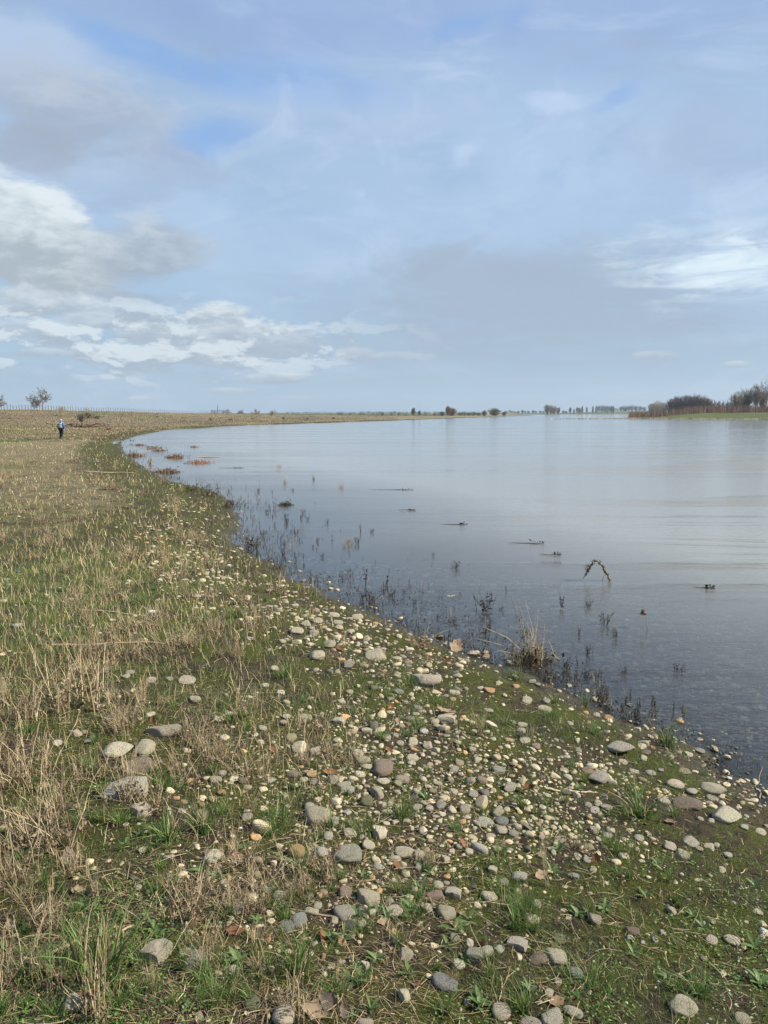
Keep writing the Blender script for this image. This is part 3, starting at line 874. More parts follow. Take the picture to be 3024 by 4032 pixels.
    for i, px in enumerate((728, 742, 757, 772, 785, 800, 815, 829, 843, 856, 872, 921, 935, 946)):
        tt(px + r.uniform(-7, 7), 890.3 - r.uniform(0, 1.7) ** 2, r.uniform(9, 24), 520 + 15 * i % 90, 'grey', ORD[i] + ' small bare shrub from the left along the top of the distant bank', 80 + i, name='bare_bush', dens=.4, base=0.0, cat='bush', tw=.12, group='small shrubs along the distant left bank')
    # horizon row behind the left bank
    k = 0
    for px in np.arange(612, 960, 7.2):
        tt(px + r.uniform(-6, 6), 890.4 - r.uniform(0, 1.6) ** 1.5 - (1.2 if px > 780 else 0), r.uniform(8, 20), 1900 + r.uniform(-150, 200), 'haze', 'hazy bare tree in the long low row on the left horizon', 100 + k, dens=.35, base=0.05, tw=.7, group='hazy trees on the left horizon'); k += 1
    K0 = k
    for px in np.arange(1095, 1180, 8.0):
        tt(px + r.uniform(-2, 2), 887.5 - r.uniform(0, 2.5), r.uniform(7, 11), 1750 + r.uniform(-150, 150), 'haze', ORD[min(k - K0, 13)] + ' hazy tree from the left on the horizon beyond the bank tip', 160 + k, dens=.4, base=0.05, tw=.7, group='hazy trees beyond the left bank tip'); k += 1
    # across the river bend
    tt(1183, 873, 14, 1250, 'brown', 'darkest broad tree at the left of the group across the bend', 200, dens=1.6, tw=.36, base=.10)
    tt(1191, 874.5, 13, 1260, 'pale', 'pale brown tree second in the group across the bend', 201, dens=1.4, tw=.36, base=.10)
    tt(1198, 876, 13, 1260, 'pale', 'pale brown tree third in the group across the bend', 202, dens=1.3, tw=.36, base=.10)
    tt(1206, 878.5, 10, 1270, 'brown', 'lowest tree at the right end of the group across the bend', 203, dens=1.1, tw=.36, base=.10)
    for i, (px, tp, w) in enumerate(((1217, 886, 7), (1223, 887, 6), (1232, 878, 8), (1240, 883, 5), (1248, 878, 10), (1253, 880, 7), (1258, 876.5, 5), (1268, 877.5, 4), (1281, 875.5, 5))):
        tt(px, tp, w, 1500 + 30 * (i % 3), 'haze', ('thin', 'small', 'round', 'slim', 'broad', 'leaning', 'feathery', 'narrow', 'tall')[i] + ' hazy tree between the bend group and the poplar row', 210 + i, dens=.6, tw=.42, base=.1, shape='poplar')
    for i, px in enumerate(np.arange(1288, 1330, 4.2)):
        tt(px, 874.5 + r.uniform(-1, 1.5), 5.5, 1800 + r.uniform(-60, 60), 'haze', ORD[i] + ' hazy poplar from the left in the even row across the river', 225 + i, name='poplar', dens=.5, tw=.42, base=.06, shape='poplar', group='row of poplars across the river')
    tt(1321, 881, 9, 1900, 'dark', 'dark round bush just left of the white house', 240, name='bush', dens=1.4, tw=.7, base=0.0, cat='bush')
    tt(1352, 878.8, 4.6, 1950, 'conifer', 'single dark conifer right of the white house', 241, name='conifer', dens=1.6, tw=.8, base=0.02, shape='cone')
    for i, (px, tp, w) in enumerate(((1342, 877, 11), (1349, 875.5, 11), (1358, 875, 12), (1366, 874, 13), (1374, 875.5, 12), (1383, 876, 12), (1392, 878, 11))):
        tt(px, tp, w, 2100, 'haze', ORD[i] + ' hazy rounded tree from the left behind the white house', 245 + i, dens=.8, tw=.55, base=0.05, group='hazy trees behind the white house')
    # behind the willow thicket
    for i, (px, tp, w, lab) in enumerate(((1409, 868.5, 20, 'left'), (1421, 865, 26, 'middle'), (1434, 867, 20, 'right'))):
        tt(px, tp, w, 900, 'pale', lab + ' one of three pale bare crowns beyond the red thicket', 260 + i, dens=1.3, tw=.4, base=.1)
    for i, (px, tp, w) in enumerate(((1453, 860, 26), (1463, 855, 32), (1477, 853, 34), (1492, 852.5, 32), (1506, 851.5, 32), (1520, 849, 30), (1531, 854, 22))):
        tt(px, tp, w, 560 + 6 * (i % 2), 'dark' if i < 5 else 'brown',
           ('rounded dark tree at the left end', 'second dark tree from the left', 'third dark tree from the left', 'middle dark tree', 'fifth dark tree from the left', 'tallest greyish tree at the right', 'small last tree at the right end')[i] + ' of the dense copse behind the thicket', 270 + i, dens=2.4 if i < 5 else 1.3, tw=.22, base=0.0)
    for i, (px, tp, w) in enumerate(((1543, 864, 9), (1553, 862, 10), (1563, 864, 8), (1572, 863, 9), (1579, 866, 8))):
        tt(px, tp, w, 600, 'brown', ['first', 'second', 'third', 'fourth', 'fifth'][i] + ' low sapling from the left between the copse and the tall trees', 280 + i, dens=.5, tw=.28, base=0.05, group='low saplings behind the thicket')
    tt(1591, 845, 30, 420, 'brown', 'round-crowned bare tree at the left of the tall group on the right bank', 290, dens=1.1, tw=.16, base=.18)
    tt(1615, 838, 34, 430, 'olive', 'broad bushy tree second in the tall group on the right bank', 291, dens=1.5, tw=.16, base=.05)
    tt(1636, 826, 32, 425, 'brown', 'vase-shaped bare tree third in the tall group on the right bank', 292, dens=1.1, tw=.15, base=.26)
    tt(1602, 858, 18, 440, 'dark', 'dark shrub under the tall group of trees on the right bank', 293, name='bush', dens=1.6, tw=.2, base=.0, cat='bush')
    tt(1650, 845, 18, 440, 'dark', 'dense dark shrub beside the tallest tree at the right edge', 294, name='bush', dens=1.6, tw=.2, base=.0, cat='bush')
    x, y, g, hh = top_h(1660, 799, 400)
    near_tree('tall_bare_tree', 25, x, y, g, hh, width_at(44, 400), 'tallest bare tree cut by the right edge of the photo', 0, 0.07, col='brown')
far_trees()

# ---------------------------------------------------------------- red willow thicket (nobody could count its shoots)
def thicket():
    r = np.random.default_rng(77)
    ac = Acc()
    N = 60000
    x = r.uniform(80, 330, N); y = r.uniform(300, 560, N)
    h, dL, dR, dB = fields(x, y)
    u = x / y
    lump = fbm(x * .07, y * .07, 77, 3)
    df = ((x - 106) * 33 + (y - 333) * 46) / 56.6
    ok = (dR > 2.5) & (np.minimum(df, dR + 40 * (x < 150)) > 7 + 26 * sst(x, 108, 150) + 8 * lump) & (dR < 95) & (u < 0.62) & (r.random(N) < 0.9)
    x, y, h, lump, dR, df = x[ok], y[ok], h[ok], lump[ok], dR[ok], df[ok]
    n = len(x)
    Hh = (3.3 + 1.4 * sst(x, 108, 165) + 1.6 * lump) * r.uniform(0.35, 0.92, n) * (0.6 + 0.4 * sst(df, 8, 34))
    col = np.array([[0.165, 0.098, 0.08]]) * r.uniform(0.7, 1.35, (n, 1)); brownish = r.random(n) < 0.28
    col[brownish] = np.array([0.22, 0.165, 0.115]) * r.uniform(.7, 1.2, (brownish.sum(), 1))
    ribbons(ac, np.stack([x, y, h - .1], -1), r.uniform(0, 6.28, n), Hh, 0.11, r.uniform(0, .35, n), col, segs=2, tipw=.3)
    o = ac.obj('willow_thicket', M['twig'])
    tag(o, 'dense red-brown willow thicket behind the green strip on the right bank', 'thicket', kind='stuff')
thicket()

# ---------------------------------------------------------------- fence along the ridge
def fence():
    root = link('wire_fence', None); pm = Acc()
    pts = [(-30, 884.5, 195), (60, 886.5, 203), (160, 888, 225), (260, 891, 262), (345, 893.5, 305), (430, 895, 352), (500, 895.5, 400), (560, 895.5, 440)]
    ys = []; tops = []
    px = -30.0; prev = None; k = 0
    while px < 470:
        dist = float(np.interp(px, [p[0] for p in pts], [p[2] for p in pts]))
        u, f, d = ray(px * K, 889 * K)
        t = dist / f; x = float(u * t); y = dist
        g = h1(x, y)
        hgt = 1.25 + 0.12 * rng.normal()
        a = Acc(); ln = rng.normal(0, .05, 2)
        tubes(a, np.array([[0, 0, -0.2], [ln[0] * .5, ln[1] * .5, hgt * .6], [ln[0], ln[1], hgt]]), np.array([.075, .07, .06]), (0.16, 0.14, 0.12), 6)
        a.obj('post', M['twig'], root, loc=(x, y, g))
        tops.append((x, y, g))
        px += 2.9 * 260 / dist * (1.0 if k % 3 else 1.12) * 1.65
        k += 1
    w = Acc(); P = np.array(tops)
    for z in (0.45, 0.8, 1.12):
        for i in range(0, len(P) - 1):
            tubes(w, np.stack([P[i] + [0, 0, z], P[i + 1] + [0, 0, z]]), 0.012, (.2, .19, .18), 3)
    w.obj('wires', M['twig'], root)
    tag(root, 'wire fence on wooden posts running along the crest of the left ridge', 'fence')
    print('posts', k)
fence()
def gate():
    x, y, g, hh = top_h(470, 889.5, 350)
    root = link('field_gate', None, loc=(x, y, g)); tag(root, 'grey wooden field gate on the ridge with one tall pole', 'gate')
    W_ = width_at(26, 350)
    for i, z in enumerate((0.4, 0.8, 1.2, 1.55)):
        a = Acc(); tubes(a, np.array([[-W_ / 2, 0, z], [W_ / 2, 0, z]]), 0.07, (.16, .15, .13), 4); a.obj('rail', M['twig'], root)
    for xx, hh_ in ((-W_ / 2, 1.9), (0.05, 3.9), (W_ / 2, 1.8), (-W_ / 4, 1.7)):
        a = Acc(); tubes(a, np.array([[xx, 0, -.3], [xx, 0, hh_]]), 0.12, (.10, .09, .08), 6); a.obj('post', M['twig'], root)
gate()

# ---------------------------------------------------------------- house, marker post, gull, debris on the far banks
M['white_wall'] = mat('white_render', simple((0.78, 0.77, 0.74), 0.8, 0.06, 2))
M['roof'] = mat('roof_tiles', simple((0.16, 0.13, 0.12), 0.8, 0.2, 3))
M['glass'] = mat('window_glass', simple((0.03, 0.035, 0.04), 0.1, 0.1, 3))
def boxm(ac, x0, x1, y0, y1, z0, z1, col=(1, 1, 1)):
    v = [(x, y, z) for z in (z0, z1) for y in (y0, y1) for x in (x0, x1)]
    ac.add(v, [[0, 2, 3, 1], [4, 5, 7, 6], [0, 1, 5, 4], [2, 6, 7, 3], [0, 4, 6, 2], [1, 3, 7, 5]], col)
def house(px, dist, W_, hw, hr, lab, wallm, name):
    x, y, g, hh = top_h(px, 884, dist)
    root = link(name, None, loc=(x, y, g)); tag(root, lab, 'house')
    D = 8
    a = Acc(); boxm(a, -W_ / 2, W_ / 2, 0, D, -1, hw)
    a.add([(-W_ / 2, 0, hw), (W_ / 2, 0, hw), (0, 0, hr)], [[0, 1, 2]]); a.add([(-W_ / 2, D, hw), (W_ / 2, D, hw), (0, D, hr)], [[1, 0, 2]])
    a.obj('wall', wallm, root, smooth=False)
    a = Acc(); e = .5
    for s in (-1, 1):
        p = [(s * (W_ / 2 + e), -e, hw - e * .6), (0, -e, hr + .15), (0, D + e, hr + .15), (s * (W_ / 2 + e), D + e, hw - e * .6)]
        q = [(X, Y, Z + .25) for X, Y, Z in p]
        a.add(p + q, [[0, 1, 2, 3], [4, 5, 6, 7], [0, 1, 5, 4], [1, 2, 6, 5], [2, 3, 7, 6], [3, 0, 4, 7]])
    r = a.obj('roof', M['roof'], root, smooth=False)
    a = Acc(); boxm(a, 1, 1.8, 3, 3.8, hr - 1.5, hr + .9); a.obj('chimney', M['roof'], r, smooth=False)
    for xx in (-W_ / 4, W_ / 4):
        a = Acc(); boxm(a, xx - .8, xx + .8, -.06, .05, 1, 2.4); a.obj('window', M['glass'], root, smooth=False)
house(1332, 1880, 12, 3.2, 7.2, 'white gabled house with a dark roof beyond the river bend', M['white_wall'], 'gabled_house')
house(1109, 1700, 14, 3, 5.5, 'pale low farm building among hazy trees beyond the left bank tip', M['white_wall'], 'farm_building')
def small_things():
    x, y, g, hh = top_h(1054.6, 889.5, 600)
    root = link('river_marker', None, loc=(x, y, g)); tag(root, 'small white river marker in front of the wide bush clump', 'marker')
    a = Acc(); boxm(a, -.7, .7, -.08, .08, 1.2, 3.0); a.obj('board', M['white_wall'], root, smooth=False)
    a = Acc(); tubes(a, np.array([[0, .15, -.3], [0, .15, 2.8]]), .09, (.3, .3, .3), 6); a.obj('post', M['twig'], root)
    # gull on the river
    gx, gy = at0(1191, 905.2)
    root = link('gull', None, loc=(gx, gy, 0)); tag(root, 'tiny white gull floating in the middle of the river', 'bird')
    v, f = ICO[2]; a = Acc(); a.add(v * [.45, .2, .18] + [0, 0, .12], f); a.add(v * [.13, .11, .12] + [.4, 0, .38], f); a.add(v * [.1, .07, .16] + [.36, 0, .25], f); a.add(v * [.22, .08, .04] + [-.5, 0, .2], f)
    a.obj('body', M['white_wall'], root)
    a = Acc(); a.add(v * [.1, .03, .03] + [.55, 0, .37], f, (.5, .35, .05)); a.obj('beak', M['twig'], root)
    bx, by = at0(842, 814)
small_things()

# stones along the water line of the right bank and on the gravel bar (too many to count)
def far_gravel():
    r = np.random.default_rng(9); ac = Acc(); v0, f0 = ICO[1]
    N = 5200
    x = r.uniform(60, 190, N); y = r.uniform(285, 350, N)
    h, dL, dR, dB = fields(x, y)
    ok = ((dR > -1) & (dR < 6)) | ((dB > -2.5))
    x, y, h = x[ok][:1500], y[ok][:1500], h[ok][:1500]
    n = len(x); s = r.uniform(.12, .5, n) ** 1.3
    v = v0[None] * s[:, None, None] * np.array([1, 1, .6]) * (1 + .25 * r.normal(size=(n, len(v0), 1)) * .5) + np.stack([x, y, np.maximum(h, 0) + .05 * s], -1)[:, None]
    f = (np.arange(n)[:, None, None] * len(v0) + f0[None]).reshape(-1, 3)
    c = np.repeat(np.array([[.36, .32, .25]]) * r.uniform(.3, 1.4, (n, 1)), len(v0), 0)
    o = ac.add(v.reshape(-1, 3), f, np.clip(c, 0, .8)); o = ac.obj('far_gravel', M['twig'])
    tag(o, 'pale shingle along the waterline of the right bank', 'gravel', kind='stuff')
far_gravel()

# logs and brush on the left slope
def brush_pile():
    x, y, g, t, ok = drop([180 * K], [924 * K]); x, y, g = float(x[0]), float(y[0]), float(g[0])
    root = link('brush_pile', None, loc=(x, y, g)); tag(root, 'pile of brown dead branches on the slope right of the walker', 'brush pile')
    r = np.random.default_rng(4); a = Acc()
    for i in range(60):
        p = np.array([r.normal(0, 1.6), r.normal(0, 1.2), r.uniform(0.05, .5)]); an = r.uniform(0, pi); L = r.uniform(.8, 2.4); ti = r.normal(0, .25)
        d = np.array([cos(an), sin(an) * .6, ti]) * L / 2
        tubes(a, np.stack([p - d, p + [0, 0, .1], p + d]), [.07, .05, .02], np.array([.13, .095, .07]) * r.uniform(.6, 1.5), 5)
    a.obj('branches', M['twig'], root)
    a = Acc(); tubes(a, np.array([[-1.8, -.6, .15], [.4, -.3, .4], [2.1, .5, .2]]), [.16, .14, .1], (.22, .15, .11), 7); a.obj('log', M['twig'], root)
brush_pile()
def log_at(px, py, L, rot, rad, col, lab, name='driftwood', bend=.08):
    x, y, g, t, ok = drop([px * K], [py * K]); x, y, g = float(x[0]), float(y[0]), float(g[0])
    a = Acc(); n = 7; s = np.linspace(-.5, .5, n)
    r = np.random.default_rng(int(px * 7 + py))
    P = np.stack([s * L, r.normal(0, bend * L * .3, n), rad * .8 + r.normal(0, rad * .3, n)], -1)
    a_ = radians(rot); P[:, :2] = P[:, :2] @ np.array([[cos(a_), sin(a_)], [-sin(a_), cos(a_)]])
    P[:, 2] += np.array([h1(x + p[0], y + p[1]) for p in P]).clip(0) - g
    tubes(a, P, rad * np.linspace(1, .45, n), col, 7)
    o = a.obj(name, M['twig'], loc=(x, y, g)); tag(o, lab, 'stick')
    return o
log_at(1305, 896.2, 1, 0, .05, (.2, .15, .1), 'lone weathered stick beyond the bend')
# ================================================================ the stones one can tell apart
STONE_DATA = {
 # crop origin x, y, scale : x,y,w,h,colour[kind][@name]
 (1000, 2400, .7233): """668 245 120 60 ta @broad flat tan cobble;345 245 90 70 t;230 110 80 60 t;345 60 60 40 t;430 25 70 40 t;510 297 70 45 ga;325 125 60 40 g;400 185 90 45 ta;
 925 380 195 70 ta 22 @long sloping tan slab;285 583 72 55 t;465 603 70 50 ca;200 692 65 45 y @round pale yellow stone;725 692 55 42 c;770 680 40 40 t;862 712 60 50 t;795 725 45 28 t;850 738 36 28 t;922 660 52 42 w @bright white pebble;948 738 55 45 ca;
 1050 590 105 78 ta @angular tan rock;985 610 60 40 t;1088 608 45 45 t;705 855 130 100 r @big smooth brown-grey cobble;560 780 70 50 t;600 815 90 40 t;617 855 70 30 t;858 803 75 38 t;858 835 50 30 c;
 572 892 68 38 c;310 893 60 48 o @round orange-stained stone;325 933 50 30 g;210 890 70 40 ra;430 920 60 75 ta;490 950 90 36 g -25;510 980 95 35 g -14 @upper of two long grey finger-shaped stones;700 932 80 38 t -10;812 922 90 60 t;780 942 50 48 y;
 672 985 78 85 ta;612 1038 76 85 m @olive-grey upright cobble;880 985 50 50 t;340 1118 140 115 t -25 @big speckled cobble;300 1072 60 50 g;428 1145 80 60 g;680 1208 85 75 ca @cream two-lobed stone;
 1120 830 50 35 t;1090 868 55 40 g;1068 922 42 48 t;1338 868 80 45 g;1388 955 66 95 ga 60 @tall wedge-shaped grey stone;1190 1000 60 40 g;1000 945 55 25 t;1082 985 55 45 t;972 985 48 40 y;1015 1060 65 45 g;890 1070 60 30 t;955 1078 55 35 g;745 1050 35 35 t;708 1062 35 35 t;
 1145 1085 65 50 t;1330 1100 70 55 ta;1347 1145 80 48 b @blue-grey stone heading the pebble stack;1252 1148 100 40 g 12;1235 1170 75 32 g 12;1340 1195 75 45 t;1410 1215 60 35 g;1285 1232 60 30 t;
 1475 705 70 35 t;1535 740 60 40 r;1190 755 45 40 t;1207 798 35 30 t;1085 450 75 30 t;1085 487 40 28 o;1060 290 30 20 o;950 300 40 38 y;1195 235 75 32 c @pale stone at the water's edge;1270 545 65 30 t;1408 612 40 32 t;1460 625 60 25 t;1515 388 45 35 g;1545 405 40 25 b;1427 415 40 35 o @orange pebble near the flooded tussock;1485 492 65 45 t;1590 495 45 35 g;1280 435 60 30 oa;1455 658 50 25 t;
 110 320 55 45 t;145 450 50 35 c;40 640 60 45 t;175 580 50 35 t;337 770 60 45 ca;615 655 60 35 ta;520 445 50 40 t;655 420 45 40 r;660 75 40 22 o;560 40 70 30 t;460 70 60 36 t;60 410 50 30 t""",
 (900, 3200, .6028): """445 240 100 120 oa 80 @pear-shaped orange cobble;780 265 195 125 g @big round grey boulder behind the dead weed;600 250 100 85 g;910 205 90 60 t;1145 250 150 62 t;1090 300 80 38 ta;1240 275 80 65 ta;1297 330 60 70 g;1240 350 50 56 g;1415 300 60 56 ta;1575 250 60 50 t;45 310 115 60 t 25;
 185 397 65 48 ya;140 470 60 38 r;245 500 90 50 g;330 535 95 60 t;390 505 40 66 oa 70;530 538 60 45 g;590 535 45 40 oa;585 600 60 50 g;765 515 100 62 r;915 540 170 105 ca 20 @pale cream boulder;763 640 140 100 g -28 @bean-shaped grey cobble;865 635 60 48 b;940 650 65 40 ca;1080 640 120 75 t -28;
 1205 495 60 38 c;1365 470 76 60 t;1360 535 130 55 ra;1470 520 110 76 ga;1290 612 90 58 ca;1428 637 125 92 t -15 @rounded tan cobble;465 690 120 72 b -20 @blue-grey oval cobble with a pale end;375 740 105 80 b;548 645 110 45 t 25;690 700 55 58 c;785 730 75 62 d;820 690 35 86 r 75;870 705 60 105 t 75;735 838 65 58 o;
 620 930 35 45 o;1095 825 60 40 g;1155 920 100 78 ta;1480 810 70 48 g;1575 850 60 52 c;1500 983 90 58 c;1425 1103 190 95 b 12 @long blue-grey cobble with a pale spot;1615 920 125 100 ga;1150 1178 90 85 ca;360 1320 150 125 t @mottled tan boulder at the bottom edge;880 1365 130 60 t;150 1240 110 85 m;50 610 100 92 g @grey disc-shaped stone;1560 1230 50 45 c;
 890 990 60 55 ta;742 968 50 25 t;670 1000 60 40 t;930 1072 28 28 o;35 1140 45 40 o;30 1030 80 66 t;1330 395 40 34 t;650 150 70 60 g""",
 (1900, 3200, .6775): """415 820 140 105 c @smooth pale cobble;540 925 85 68 b -20 @small blue-grey cobble;318 840 105 78 r 45;205 760 120 76 ga;25 800 90 78 g;440 975 50 40 t;385 1043 60 48 t;103 1145 120 92 t @cracked tan cobble;410 1190 130 105 ga 30;525 1155 120 55 g 15;270 1215 140 55 g;
 443 730 80 48 m;278 608 100 66 t @brown cobble above the grass clump;310 528 60 54 t;650 610 75 66 ta;500 605 42 33 t;195 535 80 48 t;210 450 40 48 c;215 365 110 50 g;120 398 60 46 g;45 480 95 58 t -25;530 365 70 34 ba;640 325 45 34 t;335 242 46 50 y @bright yellow-orange pebble;815 245 70 45 c;
 605 270 50 33 g;550 250 50 34 t;450 150 85 42 t;343 138 45 36 c;620 195 70 40 ya;725 130 65 28 g;645 95 60 56 t;748 100 55 35 t;910 145 60 42 t;1085 190 75 46 t;1210 165 95 58 ga;1160 235 85 54 t @squat tan stone in the right-hand cluster;1255 205 50 30 t;1320 195 60 40 ca;1360 185 40 35 c;1425 240 60 42 g;
 870 680 80 58 ra;857 725 42 28 c;1000 735 40 32 g;1050 690 40 56 g;930 752 30 25 c;1328 732 70 46 t 15;1448 738 95 48 c @flat cream oval stone;1635 688 60 42 w;1100 565 60 46 ta;1390 330 45 38 t;1278 640 38 32 c;1335 630 45 36 t;1397 933 42 34 ca;1168 1120 165 98 c 20 @cream boulder at the bottom right;1505 1195 100 66 t;
 90 210 60 34 t;60 330 55 50 ta""",
 (2100, 2600, .557): """525 400 70 50 o @round orange-tan cobble on the shore;445 385 55 40 t;82 288 55 46 g;75 340 110 42 t;612 610 205 92 ga @layered grey boulder with a pale band;765 600 75 50 c;795 645 80 46 r;845 615 40 34 o;780 690 55 48 t;630 715 70 38 t;715 785 80 42 t;830 792 75 38 g;1060 778 90 42 y;
 900 773 45 26 b;455 815 160 84 ga @weathered grey rock;1000 872 130 60 t 15;1260 905 190 70 t @flat oblong stone near the waterline;1090 1000 230 100 r 14 @long brown-grey slab;1120 920 90 50 g;1270 972 90 42 t;1330 955 55 33 c;1510 985 50 24 c;1370 1090 190 120 ca @irregular cream rock with a brown hollow;
 1175 635 75 46 g;1090 660 70 38 ca;1385 830 40 24 w;255 440 55 35 t;385 1018 55 38 t;455 1005 60 40 t;432 1050 80 54 g;515 1035 100 46 t;470 1080 40 33 g;735 955 32 33 g;915 990 100 42 g;1185 1120 50 36 t;1255 1130 50 42 c;1600 1205 80 42 c;1490 1175 60 46 g;960 1135 70 34 b""",
 (0, 2600, .6028): """1215 125 120 56 t @rounded tan stone in the upper grass;985 125 80 38 t;850 75 70 28 t;825 100 60 33 t;1110 115 50 40 t;725 225 60 28 ca;500 470 80 54 ta;558 465 40 33 y;375 535 65 38 c;575 525 60 33 b;770 575 200 100 ca -8 @big pale cream boulder;935 560 150 110 ta @tan boulder leaning on the pale one;
 1060 460 240 66 ta @long flat tan slab in the dead weeds;920 680 250 95 ra @brown boulder among the weeds;830 840 290 150 ga @largest mottled grey boulder;930 965 150 105 ta @tan rock at the foot of the largest boulder;985 345 70 42 c;710 375 60 24 ca;1270 250 80 48 t;1415 770 90 46 t;1450 735 60 38 t;1585 775 60 72 r 70;1445 860 60 44 o;1200 920 55 40 o;1320 940 40 36 o;1380 900 50 54 ya;1615 1015 85 48 g;
 930 1235 65 46 c;1400 1280 140 84 ca @star-shaped cream rock;1520 1290 150 62 oa 12 @orange rock beside the star-shaped one;1100 1285 80 28 ga;1515 350 90 24 c""",
 (0, 3300, .6028): """1018 730 180 160 ca 30 @big two-tone boulder by the grass tussock;1210 735 76 100 t 75;1285 780 150 180 ga 60 @grey lichen-spotted boulder;490 1065 150 115 ca -30 @pale wedge stone below the tussock;1530 445 130 86 g @oval grey stone with scratches;1510 520 40 54 ca;905 315 50 34 c;1525 975 45 38 o;1300 1160 65 48 ta;1640 1070 90 80 g;1640 310 80 42 r"""}
SIZEW = ((0.035, 'tiny'), (0.06, 'small'), (0.10, 'medium-sized'), (9, 'large'))
shape_cache = {}
def stone_mesh(kind, var, ck):
    key = (kind, var, ck)
    if key not in shape_cache:
        v, f = stone_shape(100 + var * 7 + (500 if kind == 'a' else 0), 4, 'round' if kind == 'r' else 'ang')
        a = Acc(); a.add(v, f); shape_cache[key] = a.mesh('stone', M['st_' + ck])
    return shape_cache[key]
PLACED = []     # x, y, radius of everything solid
LANDMARKS = []  # phrase, x, y
ITEMS = []      # things that still need their label: obj, description, x, y
def place_stone(px, py, w, h, ck, kind, rot, nm, idx):
    x, y, g, t, ok = drop([px], [py + 0.28 * h]); x, y, g, t = float(x[0]), float(y[0]), float(g[0]), float(t[0])
    Wm = w * t / F; Hm = h * t / F
    phi = math.atan2(CAMZ - g, hypot(x, y))
    hz = float(np.clip(0.72 * Hm, 0.36 * Wm, 0.72 * Wm)) if kind == 'r' else float(np.clip(0.80 * Hm, 0.34 * Wm, 0.8 * Wm))
    dep = 1.12 * math.sqrt(max(Hm * Hm - (0.85 * hz * cos(phi)) ** 2, 1e-6)) / sin(phi)
    dep = float(np.clip(dep, 0.62 * Wm, 1.3 * Wm))
    Wm *= 1.06
    o = link('boulder' if Wm > 0.22 else ('cobble' if Wm > 0.065 else 'pebble'), stone_mesh(kind, idx % (12 if kind == 'r' else 9), ck))
    o.scale = (Wm / 2, dep / 2, hz / 2)
    o.rotation_euler = (rng.normal(0, .08), rng.normal(0, .08), radians(-rot) + atan2(-x, y) * 1.0)
    o.location = (x, y, g + hz * (0.20 + 0.12 * rng.random()))
    PLACED.append((x, y, max(Wm, dep) / 2))
    sz = [s for lim, s in SIZEW if Wm < lim][0]
    shp = ('angular' if kind == 'a' else ('long' if Wm > 1.7 * Hm else ('upright' if Hm > Wm * 1.05 else ('round' if Wm < 1.35 * Hm else 'oval'))))
    if Wm > .22: sz = 'big'
    cat = 'boulder' if Wm > .22 else ('cobble' if Wm > 0.065 else 'pebble')
    grp = {'boulder': 'boulders lying in the weeds of the bank', 'cobble': 'cobbles scattered over the mossy bank', 'pebble': 'pebbles scattered over the mossy bank'}[cat]
    tag(o, None, cat, grp)
    if nm:
        o['label'] = nm if len(nm.split()) >= 4 else nm + ' on the bank'
        LANDMARKS.append((nm, x, y))
    else:
        ITEMS.append((o, f"{sz} {shp} {STONE_COL[ck][0]} {cat}", x, y))
    return o
def stones():
    idx = 0
    for (ox, oy, sc), s in STONE_DATA.items():
        for e in s.replace('\n', ' ').split(';'):
            e = e.strip()
            if not e: continue
            nm = None
            if '@' in e: e, nm = e.split('@'); nm = nm.strip()
            q = e.split(); X, Y, w, h = [float(k) for k in q[:4]]; ck = q[4][0]; kind = 'a' if q[4].endswith('a') and len(q[4]) > 1 else 'r'
            rot = float(q[5]) if len(q) > 5 else rng.uniform(-8, 8)
            place_stone(ox + X * sc, oy + Y * sc, w * sc, h * sc, ck, kind, rot, nm, idx); idx += 1
    print('stones', idx)
    return idx
NST = stones()

def far_cobbles(n):
    """the larger stones farther along the shore"""
    k = 0
    while k < n:
        px = rng.uniform(250, 860); py = rng.uniform(1085, 1330)
        e = np.interp(py, [1085, 1180, 1250, 1330], [480, 500, 600, 800])       # shore column
        if px > e - 8 or px < e - 300 + rng.uniform(0, 120): continue
        w = rng.uniform(26, 46)
        place_stone(px * K, py * K, w, w * rng.uniform(.38, .55), rng.choice(list('tttggcco')), rng.choice(['r', 'r', 'a']), 0, None, k + 3); k += 1
far_cobbles(max(0, 300 - NST))

# ---------------------------------------------------------------- pebbles past counting
PR = np.array(PLACED)
def density(px, py):
    """how thickly the photo shows pebbles lying there (1659-wide picture coordinates)"""
    def bl(cx, cy, rx, ry, rot=0):
        a = radians(rot); dx, dy = px - cx, py - cy
        p = (dx * cos(a) + dy * sin(a)) / rx; q = (dy * cos(a) - dx * sin(a)) / ry
        return np.exp(-(p * p + q * q))
    d = (1.0 * bl(800, 1430, 260, 95, 28) + 0.9 * bl(1000, 1590, 420, 90, 22) + 0.7 * bl(900, 1720, 330, 90, 10) + .75 * bl(1420, 1660, 260, 80, 25)
         + 0.75 * bl(430, 1230, 140, 70, 40) + .7 * bl(590, 1330, 160, 60, 30) + .55 * bl(420, 1120, 90, 40, 30) + .30 * bl(850, 1900, 300, 120) + .5 * bl(1140, 1800, 200, 60) + .28 * bl(1500, 1780, 160, 50)
         + .10 * bl(1100, 2100, 500, 120) + .13 * bl(500, 1800, 300, 200) + .03 * bl(200, 1250, 250, 200) + .012)
    return d
